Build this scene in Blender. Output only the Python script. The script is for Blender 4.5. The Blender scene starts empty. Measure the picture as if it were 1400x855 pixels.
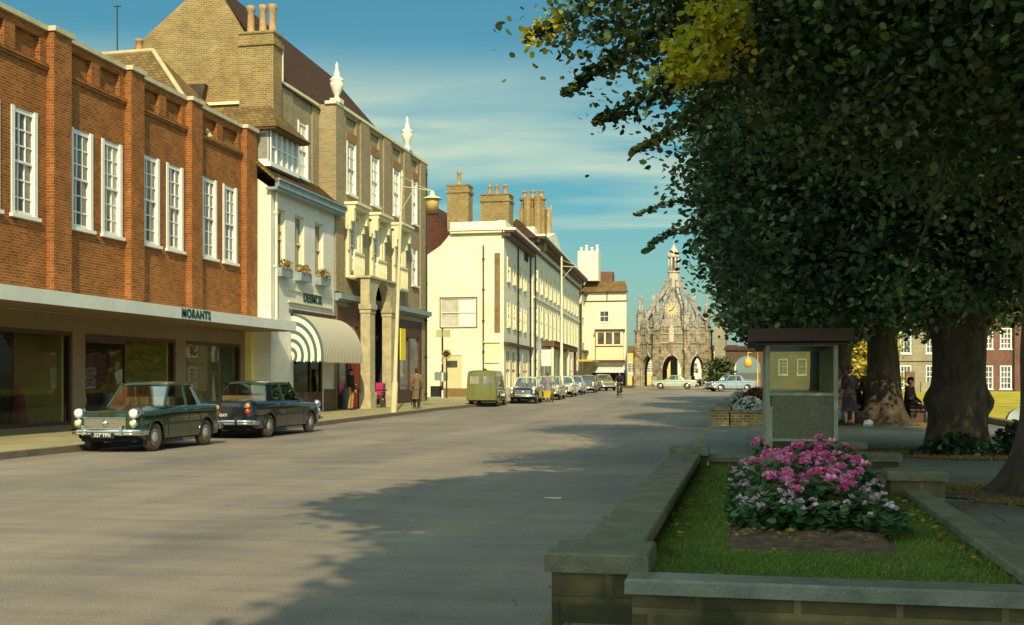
import bpy, math, random
import numpy as np
from mathutils import Vector, Matrix
R = math.radians
random.seed(7)
rng = np.random.default_rng(11)
scn = bpy.context.scene
col = scn.collection

# ------------------------------------------------------------------ camera
cd = bpy.data.cameras.new('camera'); cam = bpy.data.objects.new('camera', cd); col.objects.link(cam)
cam.location = (0, 0, 1.48); cam.rotation_euler = (R(90), 0, math.atan(322/1560))
cd.sensor_width = 36; cd.lens = 36*1560/1400; cd.shift_y = 92.5/1400
cd.clip_start = 0.05; cd.clip_end = 4000
scn.camera = cam

# ------------------------------------------------------------------ light
SUN_AZ, SUN_EL = R(17), R(36)          # sun behind the camera, a little to the right of the street axis
w = bpy.data.worlds.new('World'); scn.world = w; w.use_nodes = True
nt = w.node_tree; N = nt.nodes; L = nt.links
N.clear()
out = N.new('ShaderNodeOutputWorld'); bg = N.new('ShaderNodeBackground'); bg.inputs[1].default_value = 0.15
sky = N.new('ShaderNodeTexSky'); sky.sky_type = 'NISHITA'; sky.sun_disc = False
sky.sun_elevation = SUN_EL; sky.sun_rotation = R(180) - SUN_AZ
sky.air_density = 1.0; sky.dust_density = 2.6; sky.ozone_density = 2.0
tint = N.new('ShaderNodeMixRGB'); tint.blend_type = 'MULTIPLY'; tint.inputs[0].default_value = 1.0
tint.inputs[2].default_value = (0.17, 0.47, 0.44, 1)
L.new(sky.outputs[0], tint.inputs[1])
tc = N.new('ShaderNodeTexCoord'); sep = N.new('ShaderNodeSeparateXYZ'); L.new(tc.outputs['Generated'], sep.inputs[0])
zz = N.new('ShaderNodeMath'); zz.operation = 'MAXIMUM'; zz.inputs[1].default_value = 0.03; L.new(sep.outputs[2], zz.inputs[0])
dx_ = N.new('ShaderNodeMath'); dx_.operation = 'DIVIDE'; L.new(sep.outputs[0], dx_.inputs[0]); L.new(zz.outputs[0], dx_.inputs[1])
dy_ = N.new('ShaderNodeMath'); dy_.operation = 'DIVIDE'; L.new(sep.outputs[1], dy_.inputs[0]); L.new(zz.outputs[0], dy_.inputs[1])
cmb = N.new('ShaderNodeCombineXYZ'); L.new(dx_.outputs[0], cmb.inputs[0]); L.new(dy_.outputs[0], cmb.inputs[1])
mp = N.new('ShaderNodeMapping'); mp.inputs['Scale'].default_value = (0.55, 1.0, 1); mp.inputs['Location'].default_value = (3.1, 1.65, 0)
L.new(cmb.outputs[0], mp.inputs[0])
nz = N.new('ShaderNodeTexNoise'); nz.inputs['Scale'].default_value = 0.62; nz.inputs['Detail'].default_value = 5; nz.inputs['Roughness'].default_value = 0.5
nz.inputs['Distortion'].default_value = 0.4
L.new(mp.outputs[0], nz.inputs[0])
cr = N.new('ShaderNodeValToRGB'); cr.color_ramp.elements[0].position = 0.42; cr.color_ramp.elements[0].color = (0, 0, 0, 1)
cr.color_ramp.elements[1].position = 0.62; cr.color_ramp.elements[1].color = (0.75, 0.75, 0.75, 1)
L.new(nz.outputs[0], cr.inputs[0])
cz = N.new('ShaderNodeMapRange'); cz.interpolation_type = 'SMOOTHSTEP'; cz.inputs[1].default_value = 0.29; cz.inputs[2].default_value = 0.21; cz.inputs[3].default_value = 0.05; cz.inputs[4].default_value = 1.0
L.new(sep.outputs[2], cz.inputs[0]); cmul = N.new('ShaderNodeMath'); cmul.operation = 'MULTIPLY'; L.new(cr.outputs[0], cmul.inputs[0]); L.new(cz.outputs[0], cmul.inputs[1])
cz2 = N.new('ShaderNodeMapRange'); cz2.interpolation_type = 'SMOOTHSTEP'; cz2.inputs[1].default_value = 0.05; cz2.inputs[2].default_value = 0.14; cz2.inputs[3].default_value = 0.25; cz2.inputs[4].default_value = 1.0
L.new(sep.outputs[2], cz2.inputs[0]); cmu2 = N.new('ShaderNodeMath'); cmu2.operation = 'MULTIPLY'; L.new(cmul.outputs[0], cmu2.inputs[0]); L.new(cz2.outputs[0], cmu2.inputs[1])
# soft pale veil towards the horizon
vz = N.new('ShaderNodeMapRange'); vz.interpolation_type = 'SMOOTHSTEP'; vz.inputs[1].default_value = 0.0; vz.inputs[2].default_value = 0.22; vz.inputs[3].default_value = 0.38; vz.inputs[4].default_value = 0.0
L.new(sep.outputs[2], vz.inputs[0]); vmx = N.new('ShaderNodeMath'); vmx.operation = 'MAXIMUM'; L.new(cmu2.outputs[0], vmx.inputs[0]); L.new(vz.outputs[0], vmx.inputs[1])
cm = N.new('ShaderNodeMixRGB'); L.new(vmx.outputs[0], cm.inputs[0]); L.new(tint.outputs[0], cm.inputs[1]); cm.inputs[2].default_value = (3.4, 3.9, 2.7, 1)
# added bright pale half of the unseen sky behind the camera, lifts the shade
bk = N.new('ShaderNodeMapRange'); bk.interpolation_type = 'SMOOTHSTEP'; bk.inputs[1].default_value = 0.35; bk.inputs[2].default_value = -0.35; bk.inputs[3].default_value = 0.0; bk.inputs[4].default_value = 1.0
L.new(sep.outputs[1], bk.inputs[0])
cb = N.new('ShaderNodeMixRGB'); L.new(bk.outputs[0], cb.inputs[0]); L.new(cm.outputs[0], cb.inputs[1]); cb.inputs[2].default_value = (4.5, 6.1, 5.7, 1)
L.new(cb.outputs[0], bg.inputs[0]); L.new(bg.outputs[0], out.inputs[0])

sd = bpy.data.lights.new('sun', 'SUN'); sun = bpy.data.objects.new('sun', sd); col.objects.link(sun)
sd.energy = 3.7; sd.angle = R(0.55); sd.color = (1.0, 0.82, 0.50)
tosun = Vector((math.sin(SUN_AZ)*math.cos(SUN_EL), -math.cos(SUN_AZ)*math.cos(SUN_EL), math.sin(SUN_EL)))
sun.rotation_euler = tosun.to_track_quat('Z', 'Y').to_euler()
sun.location = (20, -40, 40)
vs = scn.view_settings
scn.display_settings.display_device = 'sRGB'
vs.view_transform = 'Standard'; vs.look = 'None'; vs.exposure = 0.52; vs.gamma = 1; vs.use_curve_mapping = False
scn.cycles.max_bounces = 8; scn.cycles.transparent_max_bounces = 12

# ------------------------------------------------------------------ materials
def newmat(name):
    m = bpy.data.materials.new(name); m.use_nodes = True
    return m, m.node_tree.nodes, m.node_tree.links, m.node_tree.nodes['Principled BSDF']
def setv(b, k, v):
    if k in b.inputs: b.inputs[k].default_value = v
def rgba(c): return (c[0], c[1], c[2], 1)
def mat(name, c, rough=0.8, metal=0.0, var=0.15, scale=3.0, bump=0.0, bscale=40.0, coat=0.0, spec=0.5, c2=None, stretch=None):
    """plain material with large and small noise variation of the base colour"""
    m, N, L, b = newmat(name)
    setv(b, 'Roughness', rough); setv(b, 'Metallic', metal); setv(b, 'Coat Weight', coat); setv(b, 'Specular IOR Level', spec)
    setv(b, 'Coat Roughness', 0.05)
    g = N.new('ShaderNodeNewGeometry')
    v = g.outputs['Position']
    if stretch:
        q = N.new('ShaderNodeMapping'); q.inputs['Scale'].default_value = stretch; L.new(v, q.inputs[0]); v = q.outputs[0]
    n = N.new('ShaderNodeTexNoise'); n.inputs['Scale'].default_value = scale; n.inputs['Detail'].default_value = 6; n.inputs['Roughness'].default_value = 0.65
    L.new(v, n.inputs['Vector'])
    r = N.new('ShaderNodeValToRGB'); r.color_ramp.elements[0].position = 0.3; r.color_ramp.elements[1].position = 0.7
    lo = tuple(x*(1-var) for x in c); hi = c2 if c2 else tuple(min(1, x*(1+var)) for x in c)
    r.color_ramp.elements[0].color = rgba(lo); r.color_ramp.elements[1].color = rgba(hi)
    L.new(n.outputs[0], r.inputs[0]); L.new(r.outputs[0], b.inputs['Base Color'])
    if bump:
        n2 = N.new('ShaderNodeTexNoise'); n2.inputs['Scale'].default_value = bscale; n2.inputs['Detail'].default_value = 4
        L.new(v, n2.inputs['Vector'])
        bp = N.new('ShaderNodeBump'); bp.inputs['Strength'].default_value = bump; bp.inputs['Distance'].default_value = 0.02
        L.new(n2.outputs[0], bp.inputs['Height']); L.new(bp.outputs[0], b.inputs['Normal'])
    return m
def wallcoord(N, L, zk=1.0, flat=False):
    g = N.new('ShaderNodeNewGeometry'); sp = N.new('ShaderNodeSeparateXYZ'); sn = N.new('ShaderNodeSeparateXYZ')
    L.new(g.outputs['Position'], sp.inputs[0]); L.new(g.outputs['True Normal'], sn.inputs[0])
    ax = N.new('ShaderNodeMath'); ax.operation = 'ABSOLUTE'; L.new(sn.outputs[0], ax.inputs[0])
    ay = N.new('ShaderNodeMath'); ay.operation = 'ABSOLUTE'; L.new(sn.outputs[1], ay.inputs[0])
    gt = N.new('ShaderNodeMath'); gt.operation = 'GREATER_THAN'; L.new(ax.outputs[0], gt.inputs[0]); L.new(ay.outputs[0], gt.inputs[1])
    mx = N.new('ShaderNodeMix'); mx.data_type = 'FLOAT'
    L.new(gt.outputs[0], mx.inputs[0]); L.new(sp.outputs[0], mx.inputs[2]); L.new(sp.outputs[1], mx.inputs[3])
    mz = N.new('ShaderNodeMath'); mz.operation = 'MULTIPLY'; mz.inputs[1].default_value = zk; L.new(sp.outputs[2], mz.inputs[0])
    c = N.new('ShaderNodeCombineXYZ')
    if flat: L.new(sp.outputs[0], c.inputs[0]); L.new(sp.outputs[1], c.inputs[1])
    else: L.new(mx.outputs[0], c.inputs[0]); L.new(mz.outputs[0], c.inputs[1])
    return c.outputs[0], g.outputs['Position']
def brick(name, c1, c2, mortar, bw=0.225, bh=0.075, ms=0.012, rough=0.9, zk=1.0, var=0.35, bump=0.5, flat=False, offset=0.5, rot=0.0, nscale=0.9, stain=None):
    m, N, L, b = newmat(name); setv(b, 'Roughness', rough); setv(b, 'Specular IOR Level', 0.3)
    v, pos = wallcoord(N, L, zk, flat)
    if rot:
        q = N.new('ShaderNodeMapping'); q.inputs['Rotation'].default_value = (0, 0, rot); L.new(v, q.inputs[0]); v = q.outputs[0]
    t = N.new('ShaderNodeTexBrick'); t.inputs['Scale'].default_value = 1; t.inputs['Brick Width'].default_value = bw; t.inputs['Row Height'].default_value = bh
    t.inputs['Mortar Size'].default_value = ms; t.inputs['Mortar Smooth'].default_value = 0.3; t.inputs['Bias'].default_value = 0; t.offset = offset
    t.inputs['Color1'].default_value = rgba(c1); t.inputs['Color2'].default_value = rgba(c2); t.inputs['Mortar'].default_value = rgba(mortar)
    L.new(v, t.inputs[0])
    n = N.new('ShaderNodeTexNoise'); n.inputs['Scale'].default_value = nscale; n.inputs['Detail'].default_value = 8; n.inputs['Roughness'].default_value = 0.7
    L.new(pos, n.inputs['Vector'])
    r = N.new('ShaderNodeMapRange'); r.inputs[1].default_value = 0.25; r.inputs[2].default_value = 0.75; r.inputs[3].default_value = 1-var; r.inputs[4].default_value = 1+var*0.6
    L.new(n.outputs[0], r.inputs[0])
    mu = N.new('ShaderNodeVectorMath'); mu.operation = 'SCALE'; L.new(t.outputs[0], mu.inputs[0]); L.new(r.outputs[0], mu.inputs['Scale'])
    last = mu.outputs[0]
    if stain:
        n3 = N.new('ShaderNodeTexNoise'); n3.inputs['Scale'].default_value = 1.7; n3.inputs['Detail'].default_value = 9; L.new(pos, n3.inputs['Vector'])
        r3 = N.new('ShaderNodeMapRange'); r3.inputs[1].default_value = 0.48; r3.inputs[2].default_value = 0.68; L.new(n3.outputs[0], r3.inputs[0])
        x = N.new('ShaderNodeMixRGB'); L.new(r3.outputs[0], x.inputs[0]); L.new(last, x.inputs[1]); x.inputs[2].default_value = rgba(stain); last = x.outputs[0]
    L.new(last, b.inputs['Base Color'])
    bp = N.new('ShaderNodeBump'); bp.inputs['Strength'].default_value = bump; bp.inputs['Distance'].default_value = 0.01; bp.invert = True
    L.new(t.outputs['Fac'], bp.inputs['Height']); L.new(bp.outputs[0], b.inputs['Normal'])
    return m
def glass(name, tintc=(0.8, 0.9, 0.85), refl=0.12, rough=0.02):
    m, N, L, b = newmat(name); N.remove(b)
    o = N['Material Output']; tr = N.new('ShaderNodeBsdfTransparent'); tr.inputs[0].default_value = rgba(tintc)
    gl = N.new('ShaderNodeBsdfGlossy'); gl.inputs['Roughness'].default_value = rough
    fr = N.new('ShaderNodeFresnel'); fr.inputs[0].default_value = 1.33
    ad = N.new('ShaderNodeMath'); ad.operation = 'ADD'; ad.use_clamp = True; ad.inputs[1].default_value = refl; L.new(fr.outputs[0], ad.inputs[0])
    mx = N.new('ShaderNodeMixShader'); L.new(ad.outputs[0], mx.inputs[0]); L.new(tr.outputs[0], mx.inputs[1]); L.new(gl.outputs[0], mx.inputs[2])
    L.new(mx.outputs[0], o.inputs[0])
    return m
def pane_mat(name, c=(0.03, 0.035, 0.04), c2=(0.25, 0.24, 0.2), scale=0.9):
    """window glass over a dark room: patches of blind and curtain behind, glossy on top"""
    m = mat(name, c, rough=0.35, var=0.4, scale=scale, c2=c2, coat=1.0); return m
def leafmat(name, cols, pos=(0.0, 0.4, 0.75, 1.0), trans=0.25, nscale=0.6, rough=0.55, nw=0.45):
    m, N, L, b = newmat(name)
    g = N.new('ShaderNodeNewGeometry')
    n = N.new('ShaderNodeTexNoise'); n.inputs['Scale'].default_value = nscale; L.new(g.outputs['Position'], n.inputs['Vector'])
    a = N.new('ShaderNodeMath'); a.operation = 'MULTIPLY_ADD'; a.inputs[1].default_value = 1-nw; L.new(g.outputs['Random Per Island'], a.inputs[0])
    s = N.new('ShaderNodeMapRange'); s.inputs[1].default_value = 0.36; s.inputs[2].default_value = 0.64; s.inputs[3].default_value = 0.0; s.inputs[4].default_value = nw
    L.new(n.outputs[0], s.inputs[0]); L.new(s.outputs[0], a.inputs[2])
    r = N.new('ShaderNodeValToRGB'); e = r.color_ramp.elements
    while len(e) < len(cols): e.new(0.5)
    for i, c in enumerate(cols): e[i].position = pos[i]; e[i].color = rgba(c)
    L.new(a.outputs[0], r.inputs[0]); L.new(r.outputs[0], b.inputs['Base Color'])
    setv(b, 'Roughness', rough); setv(b, 'Specular IOR Level', 0.45)
    t = N.new('ShaderNodeBsdfTranslucent'); L.new(r.outputs[0], t.inputs[0])
    mx = N.new('ShaderNodeMixShader'); mx.inputs[0].default_value = trans
    L.new(b.outputs[0], mx.inputs[1]); L.new(t.outputs[0], mx.inputs[2]); L.new(mx.outputs[0], N['Material Output'].inputs[0])
    return m

M = {}
M['brick_orange'] = brick('orange brick', (0.34, 0.11, 0.026), (0.19, 0.056, 0.015), (0.38, 0.22, 0.07), ms=0.009, var=0.42, nscale=1.4)
M['brick_yellow'] = brick('buff brick', (0.31, 0.20, 0.06), (0.19, 0.11, 0.035), (0.38, 0.32, 0.17), ms=0.012, var=0.4)
M['brick_grey'] = brick('grey brick', (0.34, 0.27, 0.15), (0.25, 0.19, 0.10), (0.40, 0.34, 0.22), ms=0.008, var=0.22, bump=0.25)
M['brick_grey_red'] = brick('red dressing brick', (0.36, 0.17, 0.06), (0.25, 0.11, 0.04), (0.34, 0.24, 0.14), ms=0.008, var=0.25)
M['brick_red'] = brick('red house brick', (0.20, 0.075, 0.05), (0.14, 0.05, 0.035), (0.25, 0.18, 0.13), ms=0.01)
M['tile_brown'] = brick('brown roof tile', (0.10, 0.045, 0.022), (0.065, 0.03, 0.018), (0.03, 0.016, 0.01), bw=0.2, bh=0.11, ms=0.015, var=0.35)
M['tile_moss'] = brick('mossy roof tile', (0.24, 0.15, 0.045), (0.15, 0.09, 0.03), (0.08, 0.05, 0.02), bw=0.22, bh=0.12, ms=0.015, var=0.4)
M['stone_wall'] = brick('mossy stone blocks', (0.20, 0.155, 0.065), (0.115, 0.09, 0.038), (0.24, 0.19, 0.08), bw=0.47, bh=0.17, ms=0.02, var=0.5, nscale=3.5, stain=(0.05, 0.045, 0.018))
M['coping'] = mat('weathered coping stone', (0.17, 0.155, 0.085), rough=0.75, var=0.4, scale=5, bump=0.5, bscale=60, c2=(0.215, 0.205, 0.12))
M['coping_blue'] = mat('smooth wet coping stone', (0.20, 0.20, 0.15), rough=0.35, var=0.3, scale=6, bump=0.3, bscale=60)
M['cross_stone'] = brick('cross limestone', (0.42, 0.36, 0.24), (0.31, 0.26, 0.17), (0.2, 0.15, 0.09), bw=0.6, bh=0.3, ms=0.02, var=0.45, nscale=1.6, stain=(0.12, 0.09, 0.055))
M['cross_grey'] = mat('weathered grey limestone', (0.25, 0.22, 0.17), var=0.45, scale=3.2, bump=0.8, bscale=9, c2=(0.50, 0.46, 0.38))
M['pale_stone'] = brick('pale ashlar', (0.33, 0.29, 0.19), (0.28, 0.245, 0.16), (0.22, 0.19, 0.13), bw=0.8, bh=0.33, ms=0.012, var=0.25)
M['render_white'] = mat('cream painted render', (0.74, 0.70, 0.56), var=0.1, scale=1.3, bump=0.15, bscale=30)
M['render_grey'] = mat('grey white painted render', (0.66, 0.65, 0.58), var=0.12, scale=1.1)
M['cream_wall'] = mat('cream stucco', (0.72, 0.68, 0.50), var=0.16, scale=0.8, bump=0.1, bscale=20)
M['cream_front'] = mat('stone coloured stucco', (0.68, 0.64, 0.50), var=0.15, scale=0.9)
M['fascia_brown'] = mat('taupe fascia', (0.24, 0.17, 0.10), var=0.12, scale=2)
M['mustard'] = mat('mustard shop lining', (0.85, 0.70, 0.2), var=0.12, scale=2)  # raised brightness stands in for light the canopy keeps off
M['white_paint'] = mat('white gloss paint', (0.78, 0.78, 0.72), rough=0.45, var=0.06)
M['cream_paint'] = mat('cream paint', (0.72, 0.66, 0.42), rough=0.5, var=0.08)
M['canopy_grey'] = mat('pale blue grey canopy edge', (0.62, 0.66, 0.63), rough=0.5, var=0.1, scale=1.2)
M['blue_grey'] = mat('blue grey lead', (0.22, 0.28, 0.30), rough=0.5, var=0.25, scale=4)
M['black_paint'] = mat('black paint', (0.018, 0.017, 0.015), rough=0.4, var=0.3)
M['dark_green_letter'] = mat('dark green enamel', (0.02, 0.06, 0.05), rough=0.4)
M['dark_wood'] = mat('dark brown wood', (0.07, 0.03, 0.018), rough=0.6, var=0.3, scale=6)
M['shelter_red'] = mat('oxide red painted board', (0.06, 0.024, 0.016), rough=0.55, var=0.25, scale=5)
M['shelter_green'] = mat('grey green painted frame', (0.30, 0.30, 0.20), rough=0.5, var=0.2, scale=5)
M['shelter_panel'] = mat('olive pebble panel', (0.15, 0.145, 0.085), rough=0.85, var=0.3, scale=30, bump=0.4, bscale=90)
M['shop_dark'] = mat('dark shop interior', (0.035, 0.022, 0.016), var=0.6, scale=1.3, c2=(0.085, 0.05, 0.03))
M['maroon'] = mat('maroon shopfront paint', (0.10, 0.022, 0.015), rough=0.45, var=0.2)
M['green_curtain'] = mat('green curtain', (0.10, 0.20, 0.07), var=0.35, scale=3, stretch=(1, 5, 0.3), c2=(0.2, 0.33, 0.12))
M['pane_dark'] = pane_mat('dark window pane', (0.02, 0.022, 0.024), (0.13, 0.12, 0.1))
M['pane_blind'] = pane_mat('blinded window pane', (0.30, 0.29, 0.24), (0.62, 0.6, 0.5), 0.5)
M['pane_mid'] = pane_mat('net curtained pane', (0.06, 0.06, 0.06), (0.45, 0.42, 0.33), 0.7)
M['pane_arch'] = mat('dark passage', (0.02, 0.014, 0.01), rough=0.9)
M['glass'] = glass('shop plate glass', (0.85, 0.9, 0.85), 0.0)
M['car_glass'] = glass('car glass', (0.72, 0.82, 0.74), 0.10)
M['shelter_glass'] = glass('grimy shelter glass', (0.74, 0.76, 0.64), 0.0, 0.06)
M['chrome'] = mat('chrome', (0.7, 0.7, 0.68), rough=0.12, metal=1.0, var=0.03)
M['hub'] = mat('painted hub', (0.5, 0.5, 0.44), rough=0.25, metal=0.7, var=0.1)
M['tyre'] = mat('dusty tyre', (0.06, 0.045, 0.035), rough=0.9, var=0.3, scale=8)
M['lamp_glass'] = mat('headlamp glass', (0.75, 0.74, 0.62), rough=0.1, var=0.05, coat=1.0)
M['amber'] = mat('amber indicator lens', (0.65, 0.27, 0.03), rough=0.2, coat=0.8)
M['lamp_amber'] = mat('pale amber lens', (0.72, 0.55, 0.25), rough=0.2, coat=0.8)
M['red_lens'] = mat('red tail lens', (0.5, 0.03, 0.01), rough=0.2, coat=0.8)
M['seat'] = mat('tan car upholstery', (0.22, 0.13, 0.06), rough=0.6)
M['grille'] = mat('grille metal', (0.16, 0.13, 0.09), rough=0.35, metal=0.6, var=0.5, scale=60, c2=(0.45, 0.38, 0.25))
M['lawn'] = mat('mown lawn', (0.085, 0.145, 0.012), rough=0.95, var=0.3, scale=2.2, bump=0.7, bscale=150, c2=(0.15, 0.22, 0.022))
M['lawn_far'] = mat('sun tinted lawn', (0.36, 0.30, 0.015), rough=0.95, var=0.3, scale=0.6, bump=0.5, bscale=60, c2=(0.55, 0.45, 0.02))  # sunlit yellow of the green lawn put into its base colour
M['soil'] = mat('dry bed soil', (0.10, 0.055, 0.03), rough=1.0, var=0.5, scale=14, bump=1.0, bscale=45, c2=(0.22, 0.13, 0.07))
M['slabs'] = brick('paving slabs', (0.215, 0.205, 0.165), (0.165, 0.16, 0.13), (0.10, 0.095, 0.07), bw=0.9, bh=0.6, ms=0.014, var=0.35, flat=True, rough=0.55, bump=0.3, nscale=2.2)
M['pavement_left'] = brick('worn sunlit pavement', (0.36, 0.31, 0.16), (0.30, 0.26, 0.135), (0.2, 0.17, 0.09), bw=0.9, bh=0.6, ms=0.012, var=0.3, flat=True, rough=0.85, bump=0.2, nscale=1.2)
M['kerb'] = mat('kerb stone', (0.24, 0.22, 0.15), var=0.3, scale=4)
M['yellow_line'] = mat('worn yellowish kerb', (0.20, 0.17, 0.10), var=0.4, scale=1.2, c2=(0.34, 0.26, 0.08))
M['bark'] = mat('tree bark', (0.045, 0.028, 0.016), rough=0.95, var=0.55, scale=7, bump=1.0, bscale=14, stretch=(1, 1, 0.35), c2=(0.09, 0.065, 0.038))
M['twig'] = mat('twig', (0.04, 0.025, 0.015), rough=0.9)
LEAF = [(0.012, 0.024, 0.009), (0.036, 0.066, 0.017), (0.095, 0.145, 0.034), (0.20, 0.17, 0.03)]
M['leaf'] = leafmat('lime leaves', LEAF, (0.0, 0.35, 0.78, 1.0), nscale=1.5, nw=0.6)  # large noise paints lit clusters and dark gaps into the leaf tone
M['leaf_blue'] = leafmat('shaded lime leaves', [(0.012, 0.026, 0.011), (0.036, 0.074, 0.03), (0.095, 0.17, 0.07), (0.17, 0.18, 0.04)], (0.0, 0.38, 0.80, 1.0), nscale=1.3, nw=0.6)  # cooler copy; shade, lit clusters and gaps are painted into its colour
M['leaf_yellow'] = leafmat('turning yellow leaves', [(0.10, 0.14, 0.015), (0.34, 0.36, 0.02), (0.55, 0.5, 0.03), (0.6, 0.44, 0.03)], trans=0.45)
M['leaf_gold'] = leafmat('golden tree leaves', [(0.25, 0.24, 0.03), (0.45, 0.40, 0.06), (0.6, 0.5, 0.09), (0.6, 0.42, 0.08)], trans=0.3)
M['rose_leaf'] = leafmat('geranium leaves', [(0.03, 0.07, 0.02), (0.06, 0.13, 0.04), (0.11, 0.19, 0.07), (0.16, 0.16, 0.04)], nscale=3)
M['pink'] = leafmat('pink petals', [(0.72, 0.08, 0.30), (0.84, 0.20, 0.46), (0.9, 0.38, 0.58), (0.92, 0.62, 0.72)], trans=0.3, nscale=5)
M['lilac'] = leafmat('lilac pink petals', [(0.6, 0.32, 0.44), (0.72, 0.46, 0.56), (0.8, 0.58, 0.66), (0.86, 0.76, 0.78)], trans=0.3, nscale=5)
M['red_petal'] = leafmat('red petals', [(0.22, 0.03, 0.02), (0.28, 0.04, 0.03), (0.32, 0.06, 0.04), (0.35, 0.1, 0.06)], trans=0.3)
M['white_petal'] = leafmat('white petals', [(0.6, 0.6, 0.55), (0.7, 0.7, 0.65), (0.75, 0.75, 0.7), (0.8, 0.8, 0.7)], trans=0.2)
M['grass_blade'] = leafmat('grass blades', [(0.09, 0.16, 0.012), (0.13, 0.21, 0.018), (0.17, 0.24, 0.022), (0.28, 0.26, 0.03)], nscale=2, trans=0.2)
M['skin'] = mat('skin', (0.45, 0.24, 0.15), rough=0.6, var=0.05)
def cloth(n, c, v=0.2): return mat(n, c, rough=0.9, var=v, scale=9, bump=0.3, bscale=120)
def carpaint(n, c, rough=0.22): return mat(n, c, rough=rough, var=0.06, scale=2, coat=1.0)

# road with wheel wear
def road_mat():
    m, N, L, b = newmat('worn asphalt'); setv(b, 'Roughness', 0.72); setv(b, 'Specular IOR Level', 0.4)
    g = N.new('ShaderNodeNewGeometry')
    def noise(sc, st, det=6, rough=0.6):
        q = N.new('ShaderNodeMapping'); q.inputs['Scale'].default_value = st; L.new(g.outputs['Position'], q.inputs[0])
        n = N.new('ShaderNodeTexNoise'); n.inputs['Scale'].default_value = sc; n.inputs['Detail'].default_value = det; n.inputs['Roughness'].default_value = rough
        L.new(q.outputs[0], n.inputs['Vector']); return n.outputs[0]
    a = noise(0.55, (1, 0.12, 1)); d = noise(60, (1, 1, 1), 3); e = noise(0.35, (1, 0.6, 1), 8, 0.7); f = noise(1.6, (0.25, 1.6, 1), 7, 0.75)
    r = N.new('ShaderNodeValToRGB'); el = r.color_ramp.elements
    el[0].position = 0.40; el[0].color = (0.135, 0.122, 0.115, 1); el[1].position = 0.60; el[1].color = (0.30, 0.25, 0.185, 1)
    s = N.new('ShaderNodeMath'); s.operation = 'ADD'; L.new(a, s.inputs[0]); L.new(e, s.inputs[1])
    s1 = N.new('ShaderNodeMath'); s1.operation = 'ADD'; L.new(s.outputs[0], s1.inputs[0]); L.new(f, s1.inputs[1])
    s2 = N.new('ShaderNodeMath'); s2.operation = 'MULTIPLY'; s2.inputs[1].default_value = 0.333; L.new(s1.outputs[0], s2.inputs[0])
    L.new(s2.outputs[0], r.inputs[0])
    mr = N.new('ShaderNodeMapRange'); mr.inputs[1].default_value = 0.3; mr.inputs[2].default_value = 0.7; mr.inputs[3].default_value = 0.6; mr.inputs[4].default_value = 1.4; L.new(d, mr.inputs[0])
    mu = N.new('ShaderNodeVectorMath'); mu.operation = 'SCALE'; L.new(r.outputs[0], mu.inputs[0]); L.new(mr.outputs[0], mu.inputs['Scale'])
    L.new(mu.outputs[0], b.inputs['Base Color'])
    bp = N.new('ShaderNodeBump'); bp.inputs['Strength'].default_value = 0.5; bp.inputs['Distance'].default_value = 0.01; L.new(d, bp.inputs['Height']); L.new(bp.outputs[0], b.inputs['Normal'])
    return m
M['road'] = road_mat()

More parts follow.
